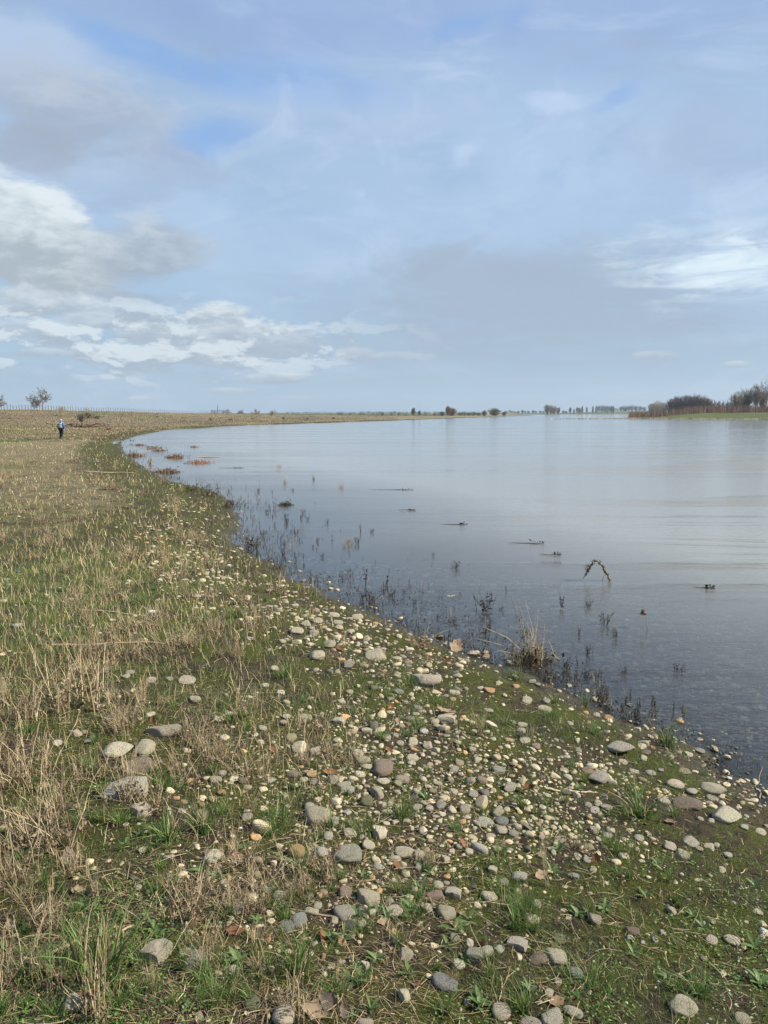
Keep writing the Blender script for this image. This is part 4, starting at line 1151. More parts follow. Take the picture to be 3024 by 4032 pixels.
def pebble_mass():
    N = 100000
    px = rng.uniform(-60, 1720, N); py = 1035 + (2260 - 1035) * rng.random(N) ** 0.9
    keep = rng.random(N) < np.minimum(density(px, py), 1.6) * 0.60
    px, py = px[keep], py[keep]
    x, y, g, t, ok = drop(px * K, py * K)
    dL = fast(x, y, ('l',))
    clump = fbm(x * 1.1, y * 1.1, 61, 3)
    ok &= (dL > -0.30) & (clump > rng.uniform(-.45, .15, len(x)))
    x, y, g, t = x[ok], y[ok], g[ok], t[ok]
    s = np.exp(np.where(rng.random(len(x)) < .45, rng.normal(np.log(6.6), 0.45, len(x)), rng.normal(np.log(3.2), 0.35, len(x)))) * t / F * 1.6     # radius from picture size
    s = np.clip(s, 0.0035, 0.055)
    order = np.argsort(-s); x, y, g, s = x[order], y[order], g[order], s[order]
    # drop those that collide
    occ = {}; keep = np.zeros(len(x), bool)
    for a, b, r_ in PLACED:
        occ.setdefault((int(a * 5), int(b * 5)), []).append((a, b, r_))
    for i in range(len(x)):
        cx, cy = int(x[i] * 5), int(y[i] * 5); hit = False
        for ii in (-1, 0, 1):
            for jj in (-1, 0, 1):
                for (a, b, r_) in occ.get((cx + ii, cy + jj), ()):
                    if (a - x[i]) ** 2 + (b - y[i]) ** 2 < (r_ * .85 + s[i] * .85) ** 2: hit = True; break
                if hit: break
            if hit: break
        if not hit:
            keep[i] = True; occ.setdefault((cx, cy), []).append((x[i], y[i], s[i]))
    x, y, g, s = x[keep], y[keep], g[keep], s[keep]
    print('pebbles', len(x))
    shapes = {k: [stone_shape(900 + k * 50 + j, k, 'round' if j % 2 else 'ang') for j in range(7)] for k in (2, 3)}
    pal = 0.87 * np.array([STONE_COL[k][1] for k in 'tttttgggcorbdgt'])
    ac = Acc(); n = len(x)
    var = rng.integers(0, 7, n); big = (s * F / np.maximum(y, 1)) > 13
    for kk in (2, 3):
        for j in range(7):
            m = (var == j) & (big == (kk == 3))
            if not m.any(): continue
            v0, f0 = shapes[kk][j]; c = m.sum()
            an = rng.uniform(0, 2 * pi, c); sx, sy, sz = s[m], s[m] * rng.uniform(.6, .95, c), s[m] * rng.uniform(.30, .62, c) * np.interp(y[m], [6, 20], [1, .7])
            X = v0[None, :, 0] * sx[:, None]; Y = v0[None, :, 1] * sy[:, None]; Z = v0[None, :, 2] * sz[:, None]
            ti = rng.normal(0, .2, c)[:, None]
            Z = Z + X * ti
            ca, sa = np.cos(an)[:, None], np.sin(an)[:, None]
            V = np.stack([X * ca - Y * sa + x[m][:, None], X * sa + Y * ca + y[m][:, None], Z + (g[m] + sz * rng.uniform(-.15, .5, c))[:, None]], -1)
            ff = (np.arange(c)[:, None, None] * len(v0) + f0[None]).reshape(-1, 3)
            cc = pal[rng.integers(0, len(pal), c)] * rng.uniform(.6, 1.15, (c, 1)) * np.array([1.05, 1.0, .90])
            ac.add(V.reshape(-1, 3), ff, np.clip(np.repeat(cc, len(v0), 0), 0, .75))
    o = ac.obj('pebbles', M['st_attr']); tag(o, 'countless small mixed pebbles strewn along the mossy bank', 'pebbles', kind='stuff')
pebble_mass()
def submerged():
    N = 20000
    px = rng.uniform(560, 1720, N); py = rng.uniform(1190, 1760, N)
    u, f, d = ray(px * K, py * K); t = -CAMZ / d
    x, y = u * t, f * t
    h, dL, dR, dB = fields(x, y)
    ok = (dL < -0.12) & (dL > -6.0); x, y, h, t = x[ok], y[ok], h[ok], t[ok]; n = len(x)
    s = np.clip(np.exp(rng.normal(np.log(5.6), .5, n)) * t / F * 1.6, .006, .08)
    ac = Acc(); v0, f0 = stone_shape(77, 2, 'round')
    an = rng.uniform(0, 6.28, n)
    X = v0[None, :, 0] * s[:, None]; Y = v0[None, :, 1] * (s * rng.uniform(.6, .95, n))[:, None]; Z = v0[None, :, 2] * (s * .4)[:, None]
    ca, sa = np.cos(an)[:, None], np.sin(an)[:, None]
    V = np.stack([X * ca - Y * sa + x[:, None], X * sa + Y * ca + y[:, None], Z + np.minimum(h, -s * .42 - .004)[:, None]], -1)
    ff = (np.arange(n)[:, None, None] * len(v0) + f0[None]).reshape(-1, 3)
    pal = np.array([(.26, .22, .16), (.16, .145, .125), (.34, .28, .19), (.24, .15, .09), (.48, .41, .28), (.15, .15, .15), (.68, .60, .44)])
    cc = pal[rng.choice(7, n, p=[.22, .22, .17, .11, .13, .08, .07])] * rng.uniform(.7, 1.3, (n, 1))
    ac.add(V.reshape(-1, 3), ff, np.clip(np.repeat(cc, len(v0), 0), 0, .75))
    o = ac.obj('river_bed_pebbles', M['st_attr']); tag(o, 'dim pebbles covering the river bed under the shallow water', 'pebbles', kind='stuff')
submerged()

# ================================================================ plants
GREENS = np.array([(0.085, 0.16, 0.03), (0.13, 0.22, 0.05), (0.06, 0.12, 0.03), (0.17, 0.25, 0.07)])
STRAW = np.array([(0.45, 0.355, 0.205), (0.33, 0.25, 0.145), (0.52, 0.43, 0.27), (0.25, 0.18, 0.105), (0.38, 0.31, 0.19)])
BROWN = np.array([(0.20, 0.14, 0.09), (0.13, 0.09, 0.06), (0.27, 0.20, 0.13), (0.33, 0.25, 0.17)])
DARK = np.array([(0.045, 0.032, 0.022), (0.08, 0.055, 0.035), (0.03, 0.025, 0.02)])
def pick(P, n, var=.2, r=rng):
    return np.clip(P[r.integers(0, len(P), n)] * r.uniform(1 - var, 1 + var, (n, 1)), 0, .9)

def weed_stems(ac, r, H_, n, spread, th, pal=STRAW, wild=0.35, fork=True, M_=7):
    t = np.linspace(0, 1, M_)
    az = r.uniform(0, 2 * pi, n); ln = np.abs(r.normal(0, wild, n)) + .05; Ls = H_ * r.uniform(.45, 1.0, n)
    b = r.normal(0, spread, (n, 2))
    P = np.zeros((n, M_, 3))
    P[:, :, 0] = b[:, 0:1] + (t[None] ** 1.3) * (ln * Ls * np.cos(az))[:, None]
    P[:, :, 1] = b[:, 1:2] + (t[None] ** 1.3) * (ln * Ls * np.sin(az))[:, None]
    P[:, :, 2] = t[None] * Ls[:, None] * (1 - .25 * ln[:, None] * t[None]) - 0.01
    P[:, 1:] += np.cumsum(r.normal(0, .012, (n, M_ - 1, 3)), 1) * Ls[:, None, None] * .8
    rad = th * r.uniform(.6, 1.2, n)[:, None] * (1 - .62 * t[None])
    tubes(ac, P, rad, pick(pal, n, .2, r), 3)
    if fork:
        m = int(n * 1.5); i = r.integers(0, n, m); k = r.integers(2, M_ - 1, m)
        q = P[i, k]; d = P[i, k + 1] - P[i, k]; d = d / np.linalg.norm(d, axis=1, keepdims=True) + r.normal(0, .42, (m, 3)); d[:, 2] = np.abs(d[:, 2]) + .25
        d /= np.linalg.norm(d, axis=1, keepdims=True); L = H_ * r.uniform(.10, .32, m)
        tt_ = np.linspace(0, 1, 4)
        Q = q[:, None] + d[:, None] * (tt_[None, :, None] * L[:, None, None]); Q[:, :, 2] += (tt_[None] ** 2) * L[:, None] * .12
        Q[:, 1:] += r.normal(0, .04, (m, 3, 3)) * L[:, None, None]
        tubes(ac, Q, th * .55 * (1 - .5 * tt_), pick(pal, m, .2, r), 3)
        return P, Q
    return P, P
def crumple(ac, r, c, n, size, pal=BROWN):
    """small curled scraps of dead leaf and fibre"""
    c = np.asarray(c, float)
    c = np.broadcast_to(c, (n, 3)) if c.ndim == 1 else c
    s = size * r.uniform(.5, 1.3, n)
    A = r.normal(0, 1, (n, 3)); A /= np.linalg.norm(A, axis=1, keepdims=True)
    B = np.cross(A, r.normal(0, 1, (n, 3))); B /= np.linalg.norm(B, axis=1, keepdims=True); C = np.cross(A, B)
    v = np.stack([c - A * s[:, None], c - B * s[:, None] * .5 + C * s[:, None] * .25, c + A * s[:, None] * .2 - B * s[:, None] * .35, c + A * s[:, None],
                  c + B * s[:, None] * .5 + C * s[:, None] * .3, c - A * s[:, None] * .3 + B * s[:, None] * .42 + C * s[:, None] * .1], 1)
    f = (np.arange(n)[:, None, None] * 6 + np.array([[0, 1, 2, 5], [5, 2, 3, 4]])[None]).reshape(-1, 4)
    ac.add(v.reshape(-1, 3), f, np.repeat(pick(pal, n, .3, r), 6, 0))
def make_weed(seed, n, H_=1.0, spread=.1, debris=1.0, wild=.35, th=.0078, pal=STRAW * np.array([1.22, 1.24, 1.30])):
    """unit-height dead weed: stems, with a mat of flood debris caught low down"""
    r = np.random.default_rng(seed)
    root = link('dead_weed', None)
    a = Acc(); P, Q = weed_stems(a, r, H_, n, spread, th, pal, wild)
    a.obj('stems', M['dry'], root)
    if debris:
        a = Acc(); m = int(150 * debris)
        i = r.integers(0, n, m); k = r.integers(0, 4, m)
        c = P[i, k] + r.normal(0, .028, (m, 3)); c[:, 2] = np.abs(c[:, 2])
        crumple(a, r, c, m, .042)
        m2 = int(120 * debris); i = r.integers(0, n, m2)
        bb = P[i, r.integers(0, 3, m2)] + r.normal(0, .05, (m2, 3)); bb[:, 2] = np.abs(bb[:, 2])
        ribbons(a, bb, r.uniform(0, 6.28, m2), r.uniform(.05, .22, m2), .008, r.uniform(.8, 1.8, m2), pick(BROWN, m2, .2, r), segs=2)
        a.obj('dead_leaves', M['leafy'], root)  # the flood debris mat: loose scraps of dead leaf and fibre
    return root
def make_grass(seed, n, spread=.16, wide=.022, lean=.75):
    r = np.random.default_rng(seed)
    a = Acc()
    b = np.hstack([r.normal(0, spread * .5, (n, 2)), np.full((n, 1), -.01)])
    az = np.arctan2(b[:, 1], b[:, 0]) + r.normal(0, .7, n)
    cols = pick(GREENS, n, .25, r); dead = r.random(n) < .13; cols[dead] = pick(STRAW, dead.sum(), .1, r)
    ribbons(a, b, az, r.uniform(.4, 1.0, n), wide * r.uniform(.6, 1.2, n), np.abs(r.normal(lean * .7, lean * .4, n)), cols, segs=5, curve=1.9, tipw=.08)
    root = link('grass_tuft', a.mesh('grass_tuft', M['blade']))
    return root
def leaf_blade(ac, r, base, az, L, Wd, rise, col, M_=5, droop=.5):
    t = np.linspace(0, 1, M_ + 1); w = Wd * np.sin(np.clip(t * .93 + .07, 0, 1) * pi) ** .8 * .5
    x = t * L; z = rise * L * (t - droop * t * t) 
    c = np.stack([base[0] + x * cos(az), base[1] + x * sin(az), base[2] + z], -1); sd = np.array([-sin(az), cos(az), 0])
    mid = c - [0, 0, 1] * (w[:, None] * .25)
    v = np.stack([c - sd * w[:, None], mid, c + sd * w[:, None]], 1).reshape(-1, 3)
    f = []
    for i in range(M_):
        f += [[3 * i, 3 * i + 1, 3 * i + 4, 3 * i + 3], [3 * i + 1, 3 * i + 2, 3 * i + 5, 3 * i + 4]]
    ac.add(v, f, col)
def make_rosette(seed, n=9, wide=.2):
    r = np.random.default_rng(seed); a = Acc()
    for i in range(n):
        leaf_blade(a, r, (0, 0, 0), i * 2.4 + r.normal(0, .3), r.uniform(.6, 1.0), wide * r.uniform(.7, 1.2), r.uniform(.25, 1.5), pick(np.array([(.10, .17, .05), (.14, .21, .075), (.08, .13, .045)]), 1, .2, r)[0])
    return link('plantain', a.mesh('plantain', M['blade']))
def make_fern(seed):
    """silvery feather-leaved herb"""
    r = np.random.default_rng(seed); a = Acc()
    for i in range(6):
        az = i * 1.05 + r.normal(0, .2); L = r.uniform(.7, 1.0); ri = r.uniform(.3, 1.3)
        t = np.linspace(0.1, 1, 11)
        for k in t:
            p = np.array([k * L * cos(az), k * L * sin(az), ri * L * (k - .45 * k * k)])
            for s in (-1, 1):
                leaf_blade(a, r, p, az + s * 1.15, .16 * sin(k * 2.6 + .4), .075, .2, pick(np.array([(.12, .19, .06), (.16, .22, .09)]), 1, .15, r)[0], 2)
        tubes(a, np.array([[0, 0, 0], [L * .5 * cos(az), L * .5 * sin(az), ri * L * .39], [L * cos(az), L * sin(az), ri * L * .55]]), .008, (.16, .2, .08), 3)
    return link('feathery_herb', a.mesh('feathery_herb', M['blade']))
def make_dead_leaf(seed, col):
    r = np.random.default_rng(seed); a = Acc()
    n, m = 9, 7
    s = np.linspace(-1, 1, n); t = np.linspace(-1, 1, m)
    lob = 0.55 + .16 * np.sin(s * 9 + seed)
    V = []
    for i in range(n):
        for j in range(m):
            w = (1 - abs(s[i]) ** 1.8) * lob[i] + .04
            X, Y = s[i], t[j] * w
            V.append((X, Y, .28 * Y * Y * 1.6 + .22 * X * X + .07 * sin(X * 5 + seed) * cos(Y * 6)))
    f = [[i * m + j, (i + 1) * m + j, (i + 1) * m + j + 1, i * m + j + 1] for i in range(n - 1) for j in range(m - 1)]
    a.add(np.array(V), f, col); root = link('dead_leaf', a.mesh('dead_leaf', M['leafy']))
    return root
def make_water_weed(seed, kind):
    """dark dead stems standing in the shallows"""
    r = np.random.default_rng(seed); a = Acc(); root = link('water_weed', None)
    n = {'single': 2, 'clump': 12, 'pale': 4, 'big': 30}[kind]
    pal = DARK if kind != 'pale' else STRAW
    P, Q = weed_stems(a, r, 1.0, n, {'single': .03, 'clump': .18, 'pale': .08, 'big': .16}[kind], .018 if kind == 'single' else .012, pal if kind != 'big' else BROWN, .4 if kind != 'single' else .2, fork=kind != 'pale')
    a.obj('stems', M['dry'], root)
    if kind != 'pale':
        b = Acc(); m = {'single': 26, 'clump': 90, 'big': 160}[kind]
        i = r.integers(0, n, m); k = r.integers(1, 6, m); crumple(b, r, P[i, k] + r.normal(0, .03, (m, 3)), m, .065, DARK)
        b.obj('rotted_leaves', M['leafy'], root)
    return root

USED = set()
def spawn(proto, px, py, hpx, desc=None, label=None, group=None, cat=None, rot=None, sx=1.0, water=True, dz=0.0, tilt=.06, horizontal=False):
    """proto (unit height) -> standing at a picture point, hpx tall in the full photograph"""
    x, y, g, t, ok = drop([px * K], [py * K], water); x, y, g, t = float(x[0]), float(y[0]), float(g[0]), float(t[0])
    o = proto if proto.name not in USED else copy_tree(proto)
    USED.add(proto.name); 
    s = hpx * t / F
    o.location = (x, y, g + dz * s)
    o.rotation_euler = (rng.normal(0, tilt), rng.normal(0, tilt), rng.uniform(0, 2 * pi) if rot is None else rot)
    o.scale = (s * sx, s * sx, s)
    tag(o, label, cat, group)
    if desc: ITEMS.append((o, desc, x, y))
    return o, (x, y, g, t)

def plants():
    weeds = [make_weed(300 + i, n, spread=sp, debris=db, wild=w) for i, (n, sp, db, w) in enumerate(
        ((20, .12, .6, .35), (26, .2, .7, .45), (14, .08, .4, .3), (30, .28, .6, .5), (18, .16, 1.6, .55), (9, .06, .2, .25)))]
    wn = ('spreading', 'bushy', 'slim', 'wide tangled', 'debris-laden', 'sparse')
    big = [(205, 2195, 420, 0, .75, 'tall dead weed rising from the big grass tussock at the bottom left'), (45, 2120, 330, 1, 1.0, 'dead weed with curled leaves at the bottom left corner'),
           (105, 2010, 260, 0, .9, 'bushy pale dead weed above the bottom left dead leaves'), (402, 1985, 270, 4, .9, 'dead weed matted with flood debris right of the big tussock'),
           (700, 1895, 210, 4, .8, 'dead weed standing against the big round grey boulder'), (640, 2190, 250, 1, .8, 'dead weed with curled leaves at the bottom centre'),
           (100, 1830, 330, 1, 1.1, 'broad pale dead weed left of the largest mottled boulder'), (45, 1700, 260, 3, 1.0, 'wide dead weed at the left edge beside the boulders'),
           (150, 1520, 300, 1, 1.1, 'dense straw-coloured weed thicket in the left middle'), (60, 1560, 210, 0, 1.1, 'straw weed at the left edge below the dense thicket'),
           (280, 1730, 260, 0, .8, 'pale dead weed growing in front of the largest mottled boulder'), (385, 1680, 190, 3, 1.0, 'tangled dead weed right of the brown boulder'),
           (430, 1590, 150, 4, 1.0, 'debris-laden weed above the long flat slab'), (470, 1640, 120, 3, 1.0, 'low tangled weed beside the upper pebbles'), (220, 1420, 150, 1, 1.0, 'straw weed behind the dense left thicket'),
           (600, 1285, 110, 0, 1.1, 'pale dead weed on the bank beside the water inlet'), (250, 1290, 130, 1, 1.0, 'straw-coloured weed standing in the middle of the field'),
           (270, 1690, 170, 2, 1.0, 'slim dead weed over the pale cream boulder'), (910, 1400, 110, 4, 1.2, 'brown weed at the waterline above the cobbles'),
           (1040, 1590, 130, 2, .9, 'thin dead weed among the cobbles near the water'), (760, 1650, 110, 3, 1.1, 'dry grassy clump left of the smooth brown-grey cobble'),
           (1240, 1830, 90, 4, 1.1, 'brown dead weed above the small orange pebble'), (1180, 1915, 330, 5, .35, 'single tall thin stalk standing on the open mud'), (1150, 1600, 100, 5, .8, 'thin stalks behind the angular tan rock'),
           (560, 2100, 120, 2, .8, 'small dead weed right of the bottom left stones'), (430, 1800, 150, 2, .6, 'dead weed with a hanging leaf beside bright grass'), (30, 1910, 260, 1, 1.0, 'pale dead weed at the left edge above the corner')]
    for (px, py, hp, k, sx, lab) in big:
        spawn(weeds[k], px, py, hp, label=lab, group='dead weeds standing on the bank', cat='dead weed', sx=sx)
    # the rest of the larger dead weeds, scattered as the photo shows them
    n = 0
    while n < 200:
        py = 1000 + 1150 * rng.random() ** 1.55; px = rng.uniform(-20, 1640)
        lim = np.interp(py, [1000, 1200, 1400, 1600, 2150], [330, 470, 640, 760, 600])
        right = rng.random() < .10
        if px > lim and not right: continue
        if right and (px > np.interp(py, [1300, 1500, 1700, 1800], [760, 1150, 1500, 1640])): continue
        if fbm(np.array([px / 90.]), np.array([py / 60.]), 91, 3)[0] < rng.uniform(-.35, .2): continue
        gx, gy, _, _, _ = drop([px * K], [py * K])
        if py > 1450 and (np.hypot(PR[:, 0] - gx[0], (PR[:, 1] - gy[0])) < PR[:, 2] + .10)[PR[:, 2] > .09].any(): continue
        if py > 1450 and rng.random() < .5: continue
        k = int(rng.integers(0, 6)); hp = np.interp(py, [1000, 1100, 1300, 1500, 1800, 2150], [45, 66, 98, 128, 160, 170]) * rng.uniform(.5, 1.1) * (.6 if px > lim else 1)
        spawn(weeds[k], px, py, hp, desc=f'{"short" if hp < 90 else ("knee-high" if hp < 140 else "tall")} {wn[k]} dead weed', group='dead weeds standing on the bank', cat='dead weed', sx=rng.uniform(.7, 1.2))
        n += 1
    # grass tufts
    gr = [make_grass(400 + i, n, sp, w, ln) for i, (n, sp, w, ln) in enumerate(((110, .3, .026, .8), (60, .25, .035, .9), (42, .15, .04, .7), (150, .6, .022, .8)))]
    gn = ('full', 'loose', 'narrow', 'spreading')
    for (px, py, hp, k, sx, lab) in ((212, 2120, 330, 0, 1.0, 'biggest bright green grass tussock at the bottom left'), (365, 1815, 120, 1, 1.3, 'low spreading grass tuft below the largest mottled boulder'),
             (440, 1800, 170, 2, 1.1, 'upright bright grass tuft right of the boulders'), (655, 1885, 130, 1, 1.1, 'grass tuft left of the dead weed on the round grey boulder'), (870, 1765, 110, 0, 1.0, 'broad grass tuft below the olive-grey cobble'),
             (1385, 1765, 150, 1, 1.2, 'large fine grass tuft on the right near the long slab'), (1128, 1745, 90, 2, 1.1, 'small grass tuft right of the wedge-shaped stone'), (615, 1465, 90, 0, 1.0, 'grass tuft in the upper pebble patch'),
             (640, 2100, 200, 0, .9, 'tall grass tuft at the bottom centre'), (1115, 2010, 130, 2, .9, 'grass clump below the brown cobble'), (780, 1800, 100, 3, 1.0, 'low grass around the speckled cobble'),
             (600, 1790, 110, 3, 1.1, 'bright grass mat left of the speckled cobble'), (445, 1345, 60, 3, 1.3, 'fresh green grass mat near the white plastic scrap'), (512, 1335, 60, 3, 1.2, 'bright grass mat above the orange stones in the field'),
             (885, 1480, 70, 3, 1.0, 'grass growing on the long sloping slab'), (780, 2130, 120, 2, 1.0, 'grass tuft by the bottom mottled boulder'), (960, 2190, 110, 1, 1.0, 'grass clump at the bottom centre right'),
             (500, 1560, 80, 1, 1.2, 'grass tuft beside the rounded tan stone'), (320, 1305, 60, 3, 1.2, 'vivid green grass patch in the middle of the field'), (1160, 1760, 60, 2, 1, 'short grass tuft above the blue-grey pebble stack')):
        spawn(gr[k], px, py, hp, label=lab, group='green grass tufts on the bank', cat='grass tuft', sx=sx)
    n = 0
    while n < 225:
        py = 1120 + 1080 * rng.random() ** .8; px = rng.uniform(-10, 1660)
        sh = np.interp(py, [1120, 1200, 1300, 1400, 1500, 1600, 1700], [480, 520, 720, 930, 1200, 1420, 1600])
        if px > sh - 12: continue
        if rng.random() > np.interp(px, [0, 700, 1659], [1, .8, .35]): continue
        k = int(rng.integers(0, 4)); hp = np.interp(py, [1120, 1400, 1800, 2200], [26, 48, 75, 110]) * rng.uniform(.5, 1.15)
        spawn(gr[k], px, py, hp, desc=f'{"short" if hp < 55 else "taller"} {gn[k]} green grass tuft', group='green grass tufts on the bank', cat='grass tuft', sx=rng.uniform(.7, 1.3)); n += 1
    # plantain rosettes, feathery herbs
    ro = [make_rosette(450 + i, 6 + 2 * i, w) for i, w in enumerate((.2, .16, .26))]; fe = make_fern(460)
    n = 0
    while n < 90:
        px = rng.uniform(0, 1659); py = 1620 + 580 * rng.random() ** .7
        if px > np.interp(py, [1600, 1750, 1800], [1380, 1600, 1659]): continue
        k = int(rng.integers(0, 3)); hp = np.interp(py, [1600, 2200], [28, 60]) * rng.uniform(.7, 1.4)
        spawn(ro[k], px, py, hp, desc=f'{("six", "eight", "ten")[k]}-leaved {"small" if hp < 48 else "wide"} green rosette', group='plantain rosettes sprouting from the mud', cat='rosette', dz=.02, tilt=.15); n += 1
    for (px, py, hp, lab) in ((980, 2010, 75, 'feather-leaved herb standing tall beside a dry stem'), (860, 1955 + 25, 60, 'feather-leaved herb below the bean-shaped cobble'), (765, 2120, 80, 'feather-leaved herb in front of the grey lichen-spotted boulder'),
                              (1010, 1990, 60, 'feathery herb right of the tall one'), (500, 2090, 55, 'feathery herb beside the two-tone boulder'), (1200, 2060, 45, 'feathery herb on the mud below the smooth pale cobble')):
        spawn(fe, px, py, hp, label=lab, group='feathery herbs on the mud', cat='herb')
    # curled dead leaves
    cols = {'brown': (.20, .125, .075), 'russet': (.21, .095, .045), 'pale brown': (.34, .25, .17), 'grey-brown': (.17, .13, .10)}
    lv = {k: make_dead_leaf(470 + i, c) for i, (k, c) in enumerate(cols.items())}
    for (px, py, hp, c, lab) in ((128, 2118, 62, 'russet', 'russet oak leaf at the foot of the big tussock'), (95, 2095, 66, 'grey-brown', 'large grey-brown leaf above the russet one'), (70, 2080, 50, 'pale brown', 'pale curled leaf at the bottom left'),
             (150, 1860, 48, 'grey-brown', 'curled grey leaf hanging in the weed thicket'), (715, 1675, 34, 'russet', 'orange-brown leaf behind the smooth brown-grey cobble'), (1140, 1705, 30, 'russet', 'reddish curled leaf among the right-hand cobbles'),
             (735, 1405, 26, 'russet', 'red-brown leaf in the upper pebbles'), (680, 2190, 56, 'pale brown', 'pale curled leaf in the bottom centre weed'), (710, 2170, 52, 'grey-brown', 'grey-brown leaf beside the bottom centre weed'),
             (985, 1405, 44, 'pale brown', 'pale leaf beside the waterline cobbles'), (965, 1545, 46, 'pale brown', 'long pale leaf near the angular rock'), (440, 1770, 44, 'pale brown', 'pale curled leaf hanging beside the bright grass')):
        spawn(lv[c], px, py, hp, label=lab, group='dead leaves lying on the bank', cat='leaf', dz=.3, tilt=.3)
    n = 0
    while n < 60:
        px = rng.uniform(0, 1500); py = rng.uniform(1500, 2210)
        if px > np.interp(py, [1500, 1700], [1000, 1500]) or rng.random() < px / 2200: continue
        c = rng.choice(list(cols)); hp = rng.uniform(16, 34) * np.interp(py, [1500, 2200], [.7, 1.2])
        spawn(lv[c], px, py, hp, desc=f'{"small" if hp < 24 else "larger"} curled {c} dead leaf', group='dead leaves lying on the bank', cat='leaf', dz=.25, tilt=.5); n += 1
    # flooded plants
    ww = {'single': [make_water_weed(500 + i, 'single') for i in range(3)], 'clump': [make_water_weed(510 + i, 'clump') for i in range(3)], 'pale': [make_water_weed(520 + i, 'pale') for i in range(2)]}
    def wat(kind, i, px, py, hp, lab, sx=1.0):
        return spawn(ww[kind][i], px, py, hp, label=lab, group='dead plants standing in the shallows', cat='water plant', sx=sx)
    wat('clump', 0, 1048, 1322, 90, 'dark tangled plant in the shallows left of the tussock', 1.0); wat('clump', 1, 985, 1228, 42, 'dark clump of stems in the shallows behind the yellow leaf')
    wat('single', 0, 1213, 1312, 66, 'short pale-topped stump standing behind the flooded tussock', 1.3); wat('clump', 2, 1465, 1452, 46, 'small dark arched weed in the shallows on the right')
    wat('clump', 2, 1270, 1312, 36, 'low dark weed behind the bent reed'); wat('clump', 1, 1305, 1350, 70, 'twisted dark stems left of the bent reed', .7); wat('pale', 0, 1120, 1330, 130, 'tall pale stalk beside the tussock', .5)
    wat('clump', 0, 1268, 1412, 44, 'small weed right of the flooded tussock'); wat('pale', 1, 1408, 1600, 120, 'pale stalks at the shore by the dark clod', .8); wat('pale', 0, 1475, 1560, 130, 'single straight stalk near the right-hand shore', .3)
    wat('pale', 1, 1635, 1520, 100, 'lone curved stalk in the water at the right edge', .25); wat('clump', 1, 800, 1300, 60, 'dark plant at the shoreline above the cobbles'); wat('single', 1, 790, 1262, 72, 'dark upright stem cluster left of the dark clump')
    wat('single', 2, 835, 1262, 60, 'slim dark stem right of the upright cluster'); wat('clump', 2, 545, 1185, 60, 'bushy dark plant in the little inlet', 1.2); wat('single', 0, 780, 1150, 44, 'lone dark stem far out from the bank')
    def island(px, py, wpx, hpx, pal, lab, seed):
        x, y = at0(px, py); k = K * y / F; w, h_ = wpx * k, hpx * k
        r_ = np.random.default_rng(seed); a = Acc(); m = int(60 + wpx * 6)
        b = np.stack([r_.normal(0, w * .24, m), r_.normal(0, w * .16, m), np.full(m, -.02)], -1)
        hh_ = h_ * .62 * r_.uniform(.2, 1.0, m) * np.exp(-(b[:, 0] / (w * .45)) ** 2)
        ribbons(a, b, r_.uniform(0, 6.28, m), hh_, .010 + .00035 * y, r_.uniform(.1, 1.1, m), pick(pal * 1.35, m, .3, r_), segs=2, tipw=.3)
        c_ = b[r_.integers(0, m, m)]; c_[:, 2] = np.abs(r_.normal(0, h_ * .25, m)); crumple(a, r_, c_[:m // 3], m // 3, .02 + .0004 * y, DARK)
        o = a.obj('weed_island', M['dry'], loc=(x, y, 0)); tag(o, lab, 'water plant', 'low weed islands standing in the shallows')
    RUS = np.array([(.36, .19, .12), (.28, .16, .10), (.20, .12, .08)])
    island(380, 988, 56, 17, BROWN, 'brown tuft island in the water off the muddy bank corner', 1)
    island(432, 1000, 62, 13, RUS, 'russet tuft island right of the brown one', 2)
    island(330, 968, 50, 9, BROWN, 'low brown weed patch nearest the bank corner', 3); island(300, 962, 30, 7, RUS, 'small russet patch touching the bank corner', 4)
    island(420, 966, 26, 5, RUS, 'faint pink weed patch farthest out from the corner', 5); island(345, 974, 40, 7, RUS, 'russet weed patch between the two brown ones', 6)
    island(292, 985, 56, 16, BROWN * .8, 'dark brown brush along the muddy bank corner', 7); island(360, 1020, 66, 20, BROWN * .7, 'dark weeds by the bank below the brown tuft island', 8)
    wat('clump', 1, 450, 1072, 44, 'dark dense brush on the small shore promontory', 2.0); wat('clump', 0, 488, 1098, 44, 'dry brush at the tip of the shore promontory', 1.4); wat('clump', 2, 415, 1062, 34, 'brown brush left of the dark promontory brush', 1.8)
    wat('clump', 1, 1352, 1562, 50, 'dark sodden clod at the waterline near the right-hand cobbles', 1.2)
    wat('pale', 0, 1440, 1606, 150, 'pale stalks rising from the shore weed above the layered boulder', .5)
    spawn(gr[1], 1440, 1612, 130, label='green and straw weed clump at the waterline above the layered boulder', group='green grass tufts on the bank', cat='grass tuft', sx=.8)
    spawn(gr[1], 1262, 1528, 80, label='small green weed at the shore right of the orange pebble', group='green grass tufts on the bank', cat='grass tuft', sx=.7)
    spawn(gr[3], 1115, 1468, 60, label='dark green moss cushion on the shore below the flooded tussock', group='green grass tufts on the bank', cat='grass tuft', sx=.9)
    pass
    island(615, 1091, 40, 13, np.array([(.075, .10, .03), (.10, .12, .04), (.05, .06, .025)]), 'small olive-green mossy island in the shallows', 9)
    n = 0
